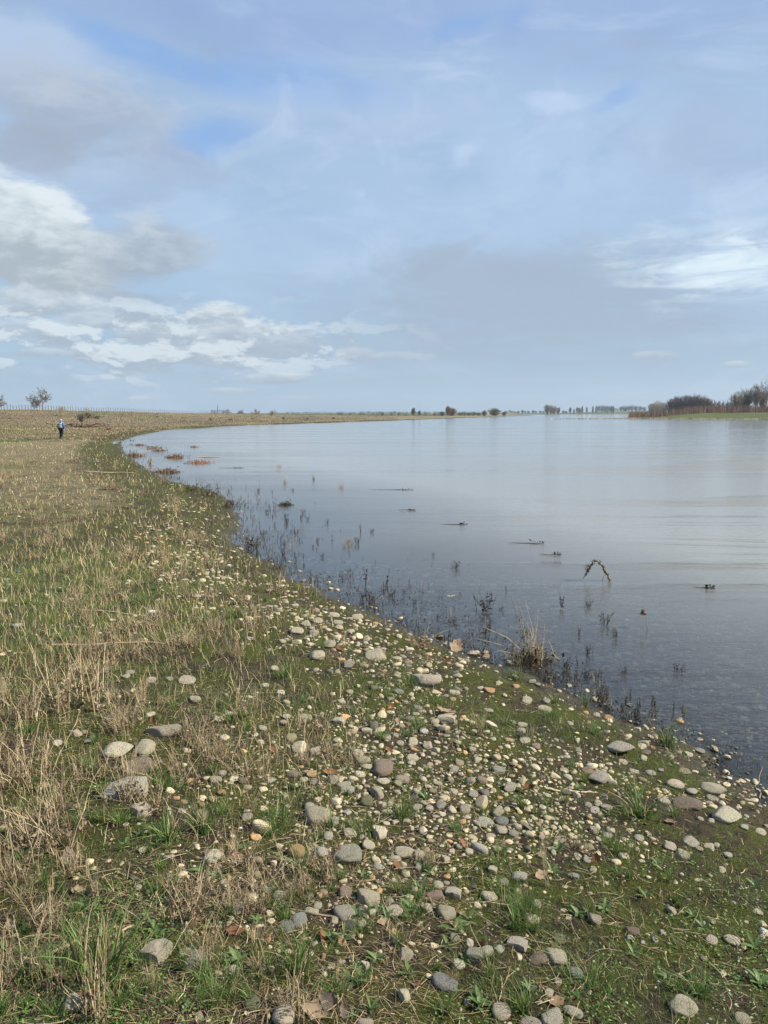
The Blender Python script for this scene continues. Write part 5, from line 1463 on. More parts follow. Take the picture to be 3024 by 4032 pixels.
    while n < 258:
        py = 1040 + 520 * rng.random() ** 1.1
        sh = np.interp(py, [1040, 1095, 1135, 1168, 1195, 1258, 1310, 1400, 1492, 1575], [370, 510, 520, 495, 530, 640, 760, 980, 1210, 1400])
        px = sh + 6 + np.abs(rng.normal(0, 1)) * np.interp(py, [1040, 1150, 1250, 1400, 1560], [60, 130, 170, 110, 60])
        if px > 1500: continue
        kind = rng.choice(['single', 'single', 'clump', 'pale']); i = int(rng.integers(0, len(ww[kind])))
        hp = np.interp(py, [1040, 1200, 1400, 1560], [16, 32, 46, 60]) * rng.uniform(.5, 1.2) * (1.25 if kind == 'pale' else 1)
        far = 'far out in the shallows' if px > sh + 120 else 'close to the waterline'
        spawn(ww[kind][i], px, py, hp, desc=f'{"tiny" if hp < 28 else "slender"} {dict(single="dark", clump="tangled dark", pale="pale")[kind]} water plant', group='dead plants standing in the shallows', cat='water plant', sx=rng.uniform(.6, 1.1)); n += 1
plants()

def special_plants():
    # flooded tussock
    x, y, g, t, ok = drop([1148 * K], [1430 * K]); x, y, t = float(x[0]), float(y[0]), float(t[0]); s = t / F
    root = link('flooded_tussock', None, loc=(x, y, 0)); tag(root, 'large dead tussock of straw stems standing in the shallow water', 'tussock')
    r = np.random.default_rng(61); a = Acc()
    n = 130; az = r.uniform(0, 6.28, n); b = np.stack([r.normal(0, .10, n), r.normal(0, .07, n), np.full(n, -.05)], -1)
    lean = np.abs(r.normal(.55, .35, n)); hg = r.uniform(.08, .30, n)
    ribbons(a, b, az, hg, .007, lean, pick(STRAW, n, .2, r), segs=4, curve=1.2, tipw=.4)
    a.obj('broken_stems', M['dry'], root)
    a = Acc(); k = 26; P = np.zeros((k, 6, 3)); tt_ = np.linspace(0, 1, 6); az = r.normal(1.9, .8, k); L = r.uniform(.25, .62, k); ln = r.uniform(.05, .4, k)
    bb = r.normal(0, .07, (k, 2))
    P[:, :, 0] = bb[:, :1] + tt_ * (L * ln * np.cos(az))[:, None]; P[:, :, 1] = bb[:, 1:] + tt_ * (L * ln * np.sin(az))[:, None]; P[:, :, 2] = tt_ * L[:, None]
    P[:, 1:] += r.normal(0, .006, (k, 5, 3)); tubes(a, P, .0028 * (1 - .6 * tt_), pick(STRAW, k, .2, r), 3)
    # stems lying over to the left
    for (dx, hh_) in ((-.55, .22), (-.48, .34), (-.34, .1)):
        tubes(a, np.array([[0, 0, .02], [dx * .5, .05, hh_ * .7], [dx, .08, hh_]]), [.005, .004, .002], (.45, .35, .2), 4)
    a.obj('tall_stalks', M['dry'], root)
    a = Acc(); m = 160; crumple(a, r, np.stack([r.normal(.02, .10, m), r.normal(0, .06, m), np.abs(r.normal(.03, .06, m))], -1), m, .03, DARK)
    a.obj('leaves', M['leafy'], root)
    LANDMARKS.append(('flooded tussock', x, y))
    # arched reed
    x0, y0 = at0(1262, 1251); x1, y1 = at0(1320, 1258); x, y = (x0 + x1) / 2, (y0 + y1) / 2; t = y
    root = link('arched_reed', None, loc=(x, y, 0)); tag(root, 'bent dead reed forming an arch over the water', 'reed')
    s = K * t / F
    def P_(px, py, dy=0): return np.array([(px - 1291) * s, dy, (1255 - py) * s])
    right = np.array([P_(1321, 1260), P_(1312, 1240), P_(1303, 1226), P_(1295, 1215), P_(1288, 1210)]); left = np.array([P_(1288, 1210), P_(1279, 1214), P_(1272, 1226), P_(1266, 1238), P_(1259, 1250)])
    a = Acc(); tubes(a, right, [.016, .014, .013, .012, .012], (.33, .25, .16), 6); tubes(a, left, [.012, .011, .010, .007, .005], (.22, .17, .10), 6)
    tubes(a, np.array([P_(1314, 1240), P_(1308, 1241), P_(1304, 1246), P_(1302, 1255)]), .003, (.06, .045, .03), 4)
    a.obj('stem', M['dry'], root)
    a = Acc(); r = np.random.default_rng(62)
    for i in range(150):
        f = r.random(); k = r.random() < .5
        c = (left if k else right); q = f * 3.4; j = int(q); p = c[j] * (1 - q + j) + c[j + 1] * (q - j)
        crumple(a, r, p + r.normal(0, .012, 3), 1, .022, BROWN if r.random() < .7 else DARK)
    m = 60; ribbons(a, left[2] + r.normal(0, .02, (m, 3)), r.uniform(2.5, 4.2, m), r.uniform(.03, .1, m), .006, 1.5, pick(BROWN, m, .3, r), segs=2)
    a.obj('rotted_leaves', M['leafy'], root)
    LANDMARKS.append(('arched reed', x, y))
    # bent reed
    bx, by = at0(1400, 1357); s = K * by / F
    root = link('bent_reed', None, loc=(bx, by, 0)); tag(root, 'thin reed with its broken head bent over to the left', 'reed')
    a = Acc(); tubes(a, np.array([[0, 0, -.05], [-4 * s, 0, 22 * s], [-9 * s, 0, 37 * s], [-14 * s, 0, 36 * s], [-22 * s, 0, 33 * s]]), [.005, .004, .004, .003, .002], (.34, .27, .18), 4); a.obj('stem', M['dry'], root)
    a = Acc(); crumple(a, r, np.array([[-12 * s, 0, 36 * s]]) + r.normal(0, .012, (26, 3)), 26, .03, BROWN); a.obj('rotted_leaves', M['leafy'], root)
    LANDMARKS.append(('bent reed', bx, by))
    # floating twig far right, small wakes of dark weed
    for (px, py, L, rot, lab) in ((1521, 1271, .30, -8, 'short dark floating branch out on the right of the river'), (1135, 1174, .7, -5, 'dark drifting stick in midstream above the arched reed'), (1190, 1199, .4, 0, 'small drifting stick just below the longer one'),
                                  (980, 1133, .6, -4, 'thin drifting stick level with the green island'), (878, 1102, .45, 2, 'dark floating weed strand in open water'), (500, 1011, 1.2, 0, 'dark floating strand right of the weed islands'), (845, 1058, 1.5, -4, 'long dark streak of drifting weed')):
        x, y = at0(px, py); a = Acc(); n = 6; ss_ = np.linspace(-.5, .5, n)
        tubes(a, np.stack([ss_ * L, r.normal(0, .03, n), .004 + np.abs(r.normal(0, .006, n))], -1), [.002, .004, .005, .006, .007, .003], (.05, .04, .03), 5)
        crumple(a, r, np.stack([r.uniform(.1, .5, 12) * L, r.normal(0, .02, 12), np.abs(r.normal(.02, .02, 12))], -1), 12, .03, DARK)
        o = a.obj('floating_branch', M['dry'], loc=(x, y, 0)); o.rotation_euler.z = radians(rot); tag(o, lab, 'branch')
    # yellow-green leaf and dark lumps
    x, y = at0(972, 1292); a = Acc(); leaf_blade(a, r, (0, 0, .02), .4, .09, .05, .35, (.36, .40, .13)); leaf_blade(a, r, (0, 0, .02), 2.2, .05, .035, .6, (.30, .33, .11))
    o = a.obj('yellow_leaf', M['blade'], loc=(x, y, 0)); tag(o, 'yellow-green leaf sticking out of the shallow water', 'leaf'); LANDMARKS.append(('yellow-green leaf', x, y))
special_plants()

# ---------------------------------------------------------------- sticks, litter
def litter():
    M['plastic'] = mat('white_plastic', simple((0.66, 0.67, 0.67), 0.5, 0.12, 12, spec=.5)); M['blue'] = mat('blue_plastic', simple((0.05, 0.12, 0.26), 0.4, 0.3, 12, spec=.5))
    def scrap(px, py, wpx, m, lab, seed, name='plastic_scrap', cat='litter'):
        x, y, g, t, ok = drop([px * K], [py * K]); x, y, g, t = float(x[0]), float(y[0]), float(g[0]), float(t[0]); w = wpx * K * t / F / 2 * .72
        v, f = ICO[3]; v = v * np.array([1, .75, .5]) * (1 + .28 * n3(v, 5, seed) + .16 * n3(v, 13, seed + 1))[:, None]
        a = Acc(); a.add(v * w, f); o = a.obj(name, m, loc=(x, y, g + w * .35)); tag(o, lab, cat)
    scrap(327, 1324, 22, M['plastic'], 'crumpled white plastic in the field by bright green grass', 1)
    scrap(495, 1224, 16, M['plastic'], 'white plastic scrap lying on the shore pebbles', 2); scrap(39, 1236, 12, M['blue'], 'small crumpled blue plastic near the left edge', 3)
    scrap(130, 1271, 8, M['plastic'], 'small white scrap in the weeds below the blue plastic', 4); scrap(158, 1437, 9, M['plastic'], 'white scrap caught in the dense straw thicket', 5)
    scrap(160, 941, 4, M['plastic'], 'bright white speck on the slope right of the walker', 6); scrap(67, 960, 5, M['plastic'], 'white speck in the field left of the walker', 7); scrap(148, 930, 3.5, M['plastic'], 'tiny pale speck above the walker on the slope', 8)
    scrap(265, 910 + 57, 5, M['blue'], 'blue scrap snagged at the weed island', 9); scrap(519, 1790, 11, M['plastic'], 'white scrap beside the speckled cobble', 10); scrap(843, 928, 4, M['blue'], 'dark drifting object off the far bank', 11) if False else None
    for a_ in ((225, 2050 - 24, .5, 35, .006, (.40, .30, .19), 'thin straw stick crossing the bottom left mud'), (1240, 1712, .28, 12, .007, (.47, .37, .24), 'pale broken stick lying by the weathered grey rock'), (1190, 1725, .22, -30, .005, (.33, .25, .17), 'short brown stick left of the pale broken one'),
               (235, 1395, .9, 10, .012, (.30, .23, .16), 'long dry stem lying across the middle of the field'), (1640, 1690, .5, 60, .004, (.25, .2, .14), 'thin bent twig at the right edge by the water'), (250, 1325, .8, -12, .010, (.36, .28, .19), 'straw-coloured stick lying in the field'),
               (240, 1022, 1.9, 8, .03, (.42, .33, .23), 'pale driftwood branch in the left field'), (450, 1000 - 12, 1.4, -8, .03, (.5, .42, .3), 'whitish driftwood at the bank corner'), (720, 1985, .25, -15, .005, (.3, .22, .15), 'small twig below the bean-shaped cobble')):
        log_at(a_[0], a_[1], a_[2], a_[3], a_[4], a_[5], a_[6])
litter()

# ================================================================ ground cover nobody could count
BIGS = PR[PR[:, 2] > .085]
def clear(x, y, m=.05):
    """true where no big stone stands, or stands just behind"""
    ok = np.ones(len(x), bool)
    for a, b, r_ in BIGS:
        near = (np.abs(x - a * (y / b)) < r_ + m) & (y < b + r_) & (y > b - r_ - .30)
        ok &= ~near
    return ok
def cover():
    # short moss and grass blades close by
    N = 170000
    px = rng.uniform(-80, 1740, N); py = 1150 + 1110 * rng.random(N) ** .8
    x, y, g, t, ok = drop(px * K, py * K)
    dL = fast(x, y, ('l',))
    n1 = fbm(x * 1.6, y * 1.6, 71, 4); n2 = fbm(x * .8, y * .8, 72, 3)
    ok &= (dL > 0.10 + rng.uniform(0, .35, N)) & (n1 > rng.uniform(-.40, .40, N))
    x, y, g, t, n1, n2 = x[ok], y[ok], g[ok], t[ok], n1[ok], n2[ok]; n = len(x)
    mossy = (n2 + rng.normal(0, .2, n)) > -.05
    hgt = np.where(mossy, rng.uniform(.005, .016, n), rng.uniform(.015, .055, n)) * (1 + .05 * t)
    wid = np.maximum(.0016, .55 * t / 760) * np.where(mossy, .9, .8)
    pal_m = np.array([(.065, .078, .014), (.10, .11, .018), (.045, .052, .012), (.13, .13, .035)])
    col = np.where(mossy[:, None], pick(pal_m, n, .3), pick(GREENS * .85, n, .3))
    dr = rng.random(n) < .22; col[dr] = pick(BROWN, dr.sum(), .3)
    a = Acc(); ribbons(a, np.stack([x, y, g - .002], -1), rng.uniform(0, 6.28, n), hgt, wid, rng.uniform(.2, 1.3, n), col, segs=2)
    o = a.obj('moss_and_short_grass', M['blade']); tag(o, 'olive moss and short grass covering the muddy bank', 'ground cover', kind='stuff')
    # leafy creeping herbs: little round leaves
    N = 34000
    px = -60 + 1760 * rng.random(N) ** 1.5; py = 1300 + 960 * rng.random(N) ** .6
    x, y, g, t, ok = drop(px * K, py * K); dL = fast(x, y, ('l',)); n1 = fbm(x * 2.1, y * 2.1, 75, 3)
    ok &= (dL > .1) & (n1 > rng.uniform(-.1, .45, N)); x, y, g, t = x[ok], y[ok], g[ok], t[ok]; n = len(x)
    a = Acc(); r = rng
    c = np.stack([x, y, g + r.uniform(.002, .02, n)], -1); s = r.uniform(.003, .0065, n) * (1 + .06 * t)
    an = r.uniform(0, 6.28, n); d1 = np.stack([np.cos(an), np.sin(an), r.normal(0, .35, n)], -1) * s[:, None]; d2 = np.stack([-np.sin(an), np.cos(an), r.normal(0, .35, n)], -1) * s[:, None] * .5
    v = np.stack([c - d1, c + d2, c + d1, c - d2], 1).reshape(-1, 3)
    a.add(v, np.arange(4 * n).reshape(-1, 4), np.repeat(pick(GREENS, n, .3), 4, 0))
    o = a.obj('creeping_herbs', M['blade']); tag(o, 'tiny green leaves of creeping herbs among moss and mud', 'ground cover', kind='stuff')
    # dead straw, fibres and scraps lying flat
    N = 60000
    px = rng.uniform(-80, 1740, N); py = 1000 + 1250 * rng.random(N) ** .8
    x, y, g, t, ok = drop(px * K, py * K); dL = fast(x, y, ('l',)); n1 = fbm(x * .9, y * .9, 81, 4)
    lim = np.interp(py, [1000, 1300, 1600, 2212], [500, 800, 1100, 900]); left = rng.random(N) < np.where(px < lim, 1.0, .25) * np.interp(py, [1400, 1700], [1, .45])
    ok &= (dL > .02) & (n1 > rng.uniform(-.6, .45, N)) & left; x, y, g, t = x[ok], y[ok], g[ok], t[ok]; n = len(x)
    a = Acc(); ribbons(a, np.stack([x, y, g + .002], -1), rng.uniform(0, 6.28, n), rng.uniform(.008, .03, n) * (1 + .03 * t), np.maximum(.0016, .5 * t / 760), rng.uniform(1.5, 4, n), pick(np.vstack([STRAW, BROWN]), n, .25), segs=2, curve=1.0)
    o = a.obj('dead_straw_litter', M['dry']); tag(o, 'flattened dead straw and plant scraps littering the bank', 'plant litter', kind='stuff')
    # standing dead stalks of the whole field
    N = 150000
    px = rng.uniform(-60, 800, N); py = 925 + 900 * rng.random(N) ** 2.3
    x, y, g, t, ok = drop(px * K, py * K); dL = fast(x, y, ('l',)); n1 = fbm(x * .45, y * .45, 85, 4); n2 = fbm(x * .12, y * .12, 86, 3)
    ok &= (dL > .15) & (n1 + n2 * .25 > rng.uniform(-.6, .75, N)) & (rng.random(N) < sst(dL, .0, 2.2) + .25) & (px < np.interp(py, [925, 1100, 1300, 1500, 1850], [500, 520, 720, 800, 700])) & clear(x, y) & (rng.random(N) < np.interp(py, [1250, 1500, 1850], [1, .42, .12]))
    x, y, g, t = x[ok], y[ok], g[ok], t[ok]; n = len(x)
    hgt = rng.uniform(.04, .17, n) * np.interp(t, [3, 8, 30, 80], [.55, .9, .8, .8]) 
    col = pick(np.vstack([STRAW * 1.25, STRAW * 1.1, BROWN]), n, .25); grn = rng.random(n) < np.interp(t, [5, 30, 90], [.45, .42, .30]); col[grn] = pick(GREENS * .9, grn.sum(), .3)
    hgt[grn] *= .5
    a = Acc(); ribbons(a, np.stack([x, y, g], -1), rng.uniform(0, 6.28, n), hgt, np.maximum(.0018, .38 * t / 760), rng.uniform(.05, .9, n), col, segs=2, tipw=.4)
    o = a.obj('field_of_dead_stalks', M['dry']); tag(o, 'dense cover of straw-coloured dead stalks over the left field', 'dead vegetation', kind='stuff')
    # rough grass on the ridge slope
    N = 80000
    px = rng.uniform(-40, 860, N); py = rng.uniform(884, 950, N)
    x, y, g, t, ok = drop(px * K, py * K); dL = fast(x, y, ('l',))
    n1 = fbm(x * .08, y * .08, 87, 4)
    ok &= (dL > .5) & (t > 60) & (t < 600); x, y, g, t, n1 = x[ok], y[ok], g[ok], t[ok], n1[ok]; n = len(x)
    col = pick(np.array([(.20, .155, .105), (.15, .115, .08), (.13, .12, .07), (.25, .20, .13), (.17, .125, .09)]), n, .12)
    col *= (1 + .8 * fbm(x * .11, y * .035, 93, 4))[:, None].clip(.5, 1.6)
    gr_ = n1 + rng.normal(0, .1, n) > .17; col[gr_] = pick(np.array([(.11, .14, .04), (.15, .17, .06)]), gr_.sum(), .2)
    a = Acc(); ribbons(a, np.stack([x, y, g - .02], -1), rng.uniform(0, 6.28, n), rng.uniform(.05, .16, n) * np.interp(t, [60, 150], [.7, 1.1]), .36 * t / 760 * rng.uniform(.7, 2.4, n), rng.uniform(.1, .8, n), col, segs=1, tipw=.6)
    o = a.obj('rough_ridge_grass', M['dry']); tag(o, 'rough brown and green winter grass on the slope of the left ridge', 'rough grass', kind='stuff')
    # shoreline weeds: dark wet fringe
    N = 70000
    px = rng.uniform(250, 1700, N); py = 950 + 810 * rng.random(N) ** 1.4
    x, y, g, t, ok = drop(px * K, py * K); h, dL = fast(x, y, ('h', 'l')); n1 = fbm(x * .9, y * .9, 88, 3)
    ok &= (dL > -.25 - .01 * t) & (dL < .5 + .03 * t) & (n1 > rng.uniform(-.4, .3, N)) & (rng.random(N) < np.interp(px, [250, 700, 1200, 1700], [1, .7, .4, .3]))
    x, y, g, t = x[ok], y[ok], g[ok], t[ok]; n = len(x)
    a = Acc(); ribbons(a, np.stack([x, y, g - .01], -1), rng.uniform(0, 6.28, n), rng.uniform(.02, .09, n) * np.interp(t, [4, 12, 50], [.9, 1.3, 1.7]), np.maximum(.003, .6 * t / 760), rng.uniform(.1, 1.2, n), pick(np.vstack([BROWN * .7, DARK, GREENS * .6]), n, .3), segs=2)
    o = a.obj('waterline_weeds', M['dry']); tag(o, 'dark sodden weeds fringing the waterline', 'waterline weeds', kind='stuff')
cover()

def twigs():
    """thin broken twigs and stalks lying about among the stones"""
    N = 4200
    px = rng.uniform(-60, 1720, N); py = 1330 + 900 * rng.random(N) ** .8
    x, y, g, t, ok = drop(px * K, py * K); dL = fast(x, y, ('l',)); n1 = fbm(x * 1.2, y * 1.2, 95, 3)
    ok &= (dL > .05) & (n1 > rng.uniform(-.5, .5, N)); x, y, g, t = x[ok], y[ok], g[ok], t[ok]; n = len(x)
    L = np.minimum(np.exp(rng.normal(np.log(.05), .5, n)), .16); an = rng.uniform(0, 2 * pi, n) * .5 + rng.normal(2.4, .9, n) * .5
    tt_ = np.linspace(-.5, .5, 5); bend = rng.normal(0, .18, n) * L; lift = np.abs(rng.normal(0, .16, n)) * L
    X = tt_[None] * L[:, None]; Y = (tt_[None] ** 2 - .1) * 2 * bend[:, None] + rng.normal(0, .012, (n, 5)) * L[:, None]
    P = np.stack([x[:, None] + X * np.cos(an)[:, None] - Y * np.sin(an)[:, None], y[:, None] + X * np.sin(an)[:, None] + Y * np.cos(an)[:, None], 0 * X], -1)
    P[:, :, 2] = fast(P[:, :, 0], P[:, :, 1]) + .003 + lift[:, None] * (tt_[None] + .5) + .006
    a = Acc(); tubes(a, P, (rng.uniform(.0006, .0016, n) * (1 + .06 * t))[:, None] * np.array([1, 1, .9, .75, .5]), pick(np.vstack([STRAW, BROWN, STRAW]), n, .25), 3)
    o = a.obj('twig_litter', M['dry']); tag(o, 'thin broken twigs and stalks strewn among moss and stones', 'twigs', kind='stuff')
twigs()

def drowned():
    """thin broken stems and rotted scraps of the flooded fringe"""
    N = 5200
    py = 1035 + 640 * rng.random(N) ** .9
    sh = np.interp(py, [1035, 1095, 1135, 1168, 1195, 1258, 1310, 1400, 1492, 1575, 1700], [370, 510, 520, 495, 530, 640, 760, 980, 1210, 1400, 1610])
    px = sh - 12 + np.abs(rng.normal(0, 1, N)) * np.interp(py, [1035, 1150, 1250, 1400, 1560, 1700], [50, 110, 150, 80, 40, 25])
    x, y, g, t, ok = drop(px * K, py * K); dL = fast(x, y, ('l',)); n1 = fbm(x * .8, y * .8, 97, 3)
    ok &= (dL < .12) & (n1 > rng.uniform(-.3, .4, N)) & (rng.random(N) < np.interp(py, [1250, 1400, 1500, 1700], [.9, .5, .2, .1])); x, y, t = x[ok][:2300], y[ok][:2300], t[ok][:2300]; n = len(x)
    base = np.stack([x, y, np.full(n, -.03)], -1)
    a = Acc(); ribbons(a, base, rng.uniform(0, 6.28, n), rng.uniform(.05, .20, n) * np.interp(t, [4, 30], [.55, 1.4]), np.maximum(.0028, .32 * t / 760), rng.uniform(0, 1.3, n), pick(np.vstack([DARK, DARK, BROWN, STRAW * .8]), n, .3), segs=4, jit=.05, tipw=.4)
    k = n * 2; i = rng.integers(0, n, k); c = base[i] + rng.normal(0, .03, (k, 3)); c[:, 2] = np.abs(rng.normal(.01, .035, k))
    crumple(a, rng, c, k, .012, DARK)
    o = a.obj('drowned_stems', M['dry']); tag(o, 'broken stems and dark scraps scattered through the flooded shallows', 'drowned stems', kind='stuff')
drowned()
# ================================================================ the walker
def person():
    x, y, g, t, ok = drop([242.4], [1729]); x, y, g = float(x[0]), float(y[0]), float(g[0])
    s = 1.0
    M['jacket'] = mat('blue_jacket', simple((0.03, 0.13, 0.47), 0.6, 0.2, 6)); M['trousers'] = mat('black_trousers', simple((0.012, 0.014, 0.018), 0.8, 0.2, 6))
    M['skin'] = mat('skin', simple((0.50, 0.30, 0.22), 0.6, 0.08, 6)); M['hair'] = mat('grey_hair', simple((0.38, 0.34, 0.30), 0.8, 0.2, 30))
    M['pack'] = mat('grey_green_backpack', simple((0.24, 0.25, 0.19), 0.7, 0.15, 8)); M['boot'] = mat('dark_green_boots', simple((0.055, 0.06, 0.045), 0.6, 0.2, 8)); M['strap'] = mat('pale_strap', simple((0.55, 0.58, 0.6), .7, .1, 8))
    M['accent'] = mat('green_patch', simple((0.03, 0.20, 0.06), .7, .1, 8))
    root = link('person', None, loc=(x, y, g)); tag(root, 'person in a blue jacket and black trousers walking away with a grey backpack', 'person')
    def skin(name, verts, edges, radii, m, sub=2, root_i=0):
        me = bpy.data.meshes.new(name); me.from_pydata(verts, edges, []); me.update()
        o = link(name, me, root); o.modifiers.new('skin', 'SKIN')
        for i, r_ in enumerate(radii):
            me.skin_vertices[0].data[i].radius = (r_, r_) if not isinstance(r_, tuple) else r_
            me.skin_vertices[0].data[i].use_root = (i == root_i)
        o.modifiers.new('sub', 'SUBSURF').levels = sub; o.modifiers['sub'].render_levels = sub
        me.materials.append(m); return o
    # whole body, mid-stride, seen from behind (faces +Y)
    hipz, shz = .92, 1.46
    L = dict(pel=(0, 0, .98), wa=(0, .01, 1.12), ch=(0, .02, 1.32), ne=(0, .03, 1.50), nk=(0, .05, 1.56), hd=(0, .07, 1.68), ht=(0, .07, 1.79),
             lh=(-.10, 0, hipz), lk=(-.115, .13, .52), la=(-.12, -.02, .10), lf=(-.125, .10, .045), rh=(.10, 0, hipz), rk=(.11, .04, .50), ra=(.10, -.26, .14), rf=(.10, -.19, .05),
             ls=(-.19, .02, 1.42), le=(-.27, -.04, 1.15), lw=(-.27, .08, .93), lp=(-.262, .11, .86), rs=(.19, .02, 1.42), re=(.27, -.02, 1.15), rw=(.26, .10, .93), rp=(.255, .13, .86))
    names = list(L); V = [L[k] for k in names]; ix = {k: i for i, k in enumerate(names)}
    E = [(ix[a], ix[b]) for a, b in (('pel', 'wa'), ('wa', 'ch'), ('ch', 'ne'), ('ne', 'nk'), ('nk', 'hd'), ('hd', 'ht'), ('pel', 'lh'), ('lh', 'lk'), ('lk', 'la'), ('la', 'lf'), ('pel', 'rh'), ('rh', 'rk'), ('rk', 'ra'), ('ra', 'rf'),
                                     ('ch', 'ls'), ('ls', 'le'), ('le', 'lw'), ('lw', 'lp'), ('ch', 'rs'), ('rs', 're'), ('re', 'rw'), ('rw', 'rp'))]
    for sd in ('l', 'r'):      # five fingers, rooted inside the palm
        px_, py_, pz_ = L[sd + 'p']
        for k in range(5):
            nm = sd + 'f%d' % k; names.append(nm); ix[nm] = len(names) - 1
            V.append((px_ + (-.0 if sd == 'l' else .0), py_ + (-.035 + .017 * k if k < 4 else .05), pz_ - (.085 - .008 * abs(k - 1.5) if k < 4 else .035))); E.append((ix[sd + 'p'], ix[nm]))
    R = dict(pel=.15, wa=.13, ch=.16, ne=.065, nk=.055, hd=.095, ht=.06, lh=.10, lk=.062, la=.045, lf=.04, rh=.10, rk=.062, ra=.045, rf=.04, ls=.075, le=.048, lw=.032, lp=.036, rs=.075, re=.048, rw=.032, rp=.036)
    skin('body', V, E, [R.get(k, .009) for k in names], M['skin'])
    # jacket
    k = ['pel', 'wa', 'ch', 'ne', 'ls', 'le', 'lw', 'rs', 're', 'rw']; V = [L[q] for q in k]; V[0] = (0, 0, .93)
    skin('jacket', V, [(0, 1), (1, 2), (2, 3), (2, 4), (4, 5), (5, 6), (2, 7), (7, 8), (8, 9)], [(.20, .15), (.19, .15), (.20, .155), .085, .10, .075, .055, .10, .075, .055], M['jacket'])
    k = ['pel', 'lh', 'lk', 'la', 'rh', 'rk', 'ra']
    skin('trousers', [L[q] for q in k], [(0, 1), (1, 2), (2, 3), (0, 4), (4, 5), (5, 6)], [.15, .125, .088, .07, .125, .088, .07], M['trousers'])
    for sd in ('l', 'r'):
        a_, f_ = L[sd + 'a'], L[sd + 'f']; kn = L[sd + 'k']; mid = tuple(.55 * a_[i] + .45 * kn[i] for i in range(3))
        skin('boot', [mid, a_, (a_[0], a_[1] - .03, a_[2] - .06), (a_[0] * 1.1, a_[1] + .17, max(a_[2] - .07, .04))], [(0, 1), (1, 2), (1, 3)], [.078, .07, .055, .045], M['boot'])
    skin('hood', [(0, -.02, 1.50), (0, -.01, 1.60), (0, .02, 1.66)], [(0, 1), (1, 2)], [(.12, .10), (.10, .09), (.07, .07)], M['jacket'])
    v, f = ICO[3]; a = Acc(); a.add(v * [.098, .112, .10] + [0, .06, 1.735], f); a.obj('hair', M['hair'], root)
    # face details on the far side: nose, eyes, mouth, ears
    a = Acc(); a.add(v * [.014, .022, .022] + [0, .175, 1.675], f); [a.add(v * [.018, .012, .03] + [sx * .096, .07, 1.67], f) for sx in (-1, 1)]; a.obj('nose_and_ears', M['skin'], root)
    a = Acc(); [a.add(v * [.012, .008, .008] + [sx * .033, .158, 1.70], f) for sx in (-1, 1)]; a.add(v * [.025, .006, .005] + [0, .158, 1.635], f); a.obj('eyes_and_mouth', M['boot'], root)
    # backpack: rounded block with pocket, straps, pale top, green patch
    def rbox(c, sz, m, nm, par):
        vv = ICO[3][0]; p = 4.5; q = vv / ((np.abs(vv) ** p).sum(1) ** (1 / p))[:, None]
        a = Acc(); a.add(q * np.array(sz) / 2 + np.array(c), ICO[3][1]); return a.obj(nm, m, par)
    bp = rbox((0, -.23, 1.24), (.32, .20, .46), M['pack'], 'backpack', root)
    rbox((0, -.345, 1.14), (.25, .07, .22), M['pack'], 'pocket', bp); rbox((0, -.335, 1.43), (.24, .03, .035), M['strap'], 'top_strap', bp); rbox((0, -.385, 1.24), (.05, .02, .10), M['accent'], 'patch', bp)
    for sx in (-1, 1):
        a = Acc(); tubes(a, np.array([[sx * .12, -.15, 1.42], [sx * .13, 0, 1.56], [sx * .13, .17, 1.42], [sx * .15, .13, 1.2], [sx * .14, -.14, 1.08]]), .022, (.7, .7, .7), 6); a.obj('shoulder_strap', M['strap'], bp)
person()

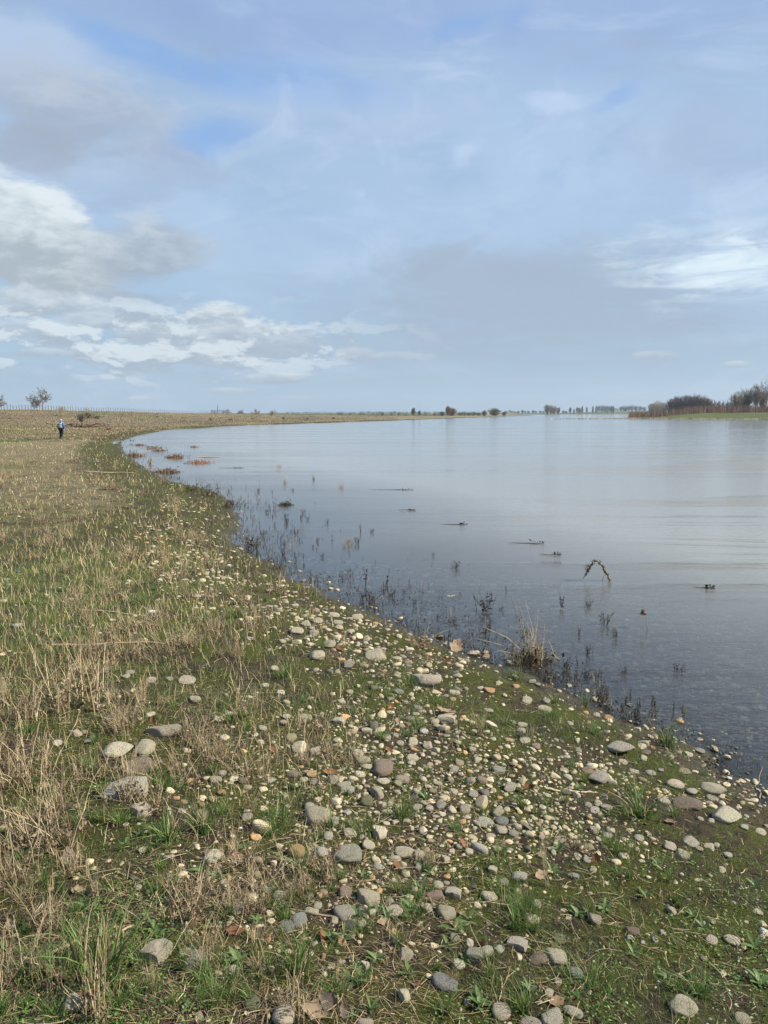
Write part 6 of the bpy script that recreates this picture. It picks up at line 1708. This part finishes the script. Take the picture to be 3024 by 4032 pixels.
# ================================================================ labels that tell the repeats apart
def finish_labels():
    ordn = ['', 'second nearest', 'third nearest', 'fourth nearest', 'fifth nearest', 'sixth nearest', 'seventh nearest', 'eighth nearest', 'ninth nearest', 'tenth nearest',
            'eleventh nearest', 'twelfth nearest', 'thirteenth nearest', 'fourteenth nearest', 'fifteenth nearest', 'sixteenth nearest', 'seventeenth nearest', 'eighteenth nearest', 'nineteenth nearest', 'twentieth nearest']
    far_marks = [('little water inlet', *at0(520, 1180)), ('green mossy island', *at0(615, 1090)), ('brown weed island', *at0(378, 988))]
    for nm, px, py in (('white plastic in the field', 327, 1324), ('blue plastic scrap', 39, 1236), ('dense straw thicket', 150, 1520), ('white scrap on the shore pebbles', 495, 1224), ('bottom left grass tussock', 212, 2120), ('vivid green grass patch', 320, 1305),
                       ('walker', 133, 949), ('bottom centre dead weed', 640, 2190), ('left corner dead weed', 45, 2120)):
        x, y, g, t, ok = drop([px * K], [py * K]); far_marks.append((nm, float(x[0]), float(y[0])))
    marks = LANDMARKS + far_marks
    table = {}
    for o, desc, x, y in ITEMS:
        best = sorted((hypot(x - a, (y - b) * .8) / max(1, .12 * b), nm, a, b) for nm, a, b in marks)[0]
        d, nm, a, b = best
        # direction as seen in the picture
        dx = (x / y - a / b) * F; dy = (1 / y - 1 / b) * 2.0 * F
        rel = ('right of' if dx > 0 else 'left of') if abs(dx) > abs(dy) else ('in front of' if dy > 0 else 'behind')
        table.setdefault((desc, rel, nm), []).append((d, o))
    longest = 0
    for (desc, rel, nm), lst in table.items():
        lst.sort(key=lambda q: q[0])
        for i, (d, o) in enumerate(lst):
            w = desc.split()
            pre = (ordn[i] if i < len(ordn) else f'{i + 1}th nearest') if len(lst) > 1 else ''
            if len(lst) > 1 and i == 0: pre = 'nearest'
            lab = f'{pre} {desc} {rel} the {nm}'.strip()
            ws = lab.split()
            if len(ws) > 16:
                keep = nm.split()
                lab = ' '.join(ws[:16])
                lab = f'{pre} {desc} {rel} the {" ".join(keep[:2] + keep[-1:])}'.strip() if len(f'{pre} {desc} {rel} the x x x'.split()) <= 16 else lab
            o['label'] = lab; longest = max(longest, len(lab.split()))
    print('labels: longest', longest, 'items', len(ITEMS))
finish_labels()

# ---------------------------------------------------------------- the air
def haze():
    a = Acc(); boxm(a, -3200, 3200, -60, 3400, -4.5, 75)
    m = bpy.data.materials.new('air'); m.use_nodes = True; t = m.node_tree
    for n in list(t.nodes): t.nodes.remove(n)
    out = t.nodes.new('ShaderNodeOutputMaterial'); v = t.nodes.new('ShaderNodeVolumePrincipled'); t.links.new(v.outputs[0], out.inputs['Volume'])
    v.inputs['Color'].default_value = (0.72, 0.84, 1.0, 1); v.inputs['Density'].default_value = 0.00012; v.inputs['Anisotropy'].default_value = 0.2
    o = a.obj('haze', m, smooth=False); tag(o, kind='stuff')
haze()
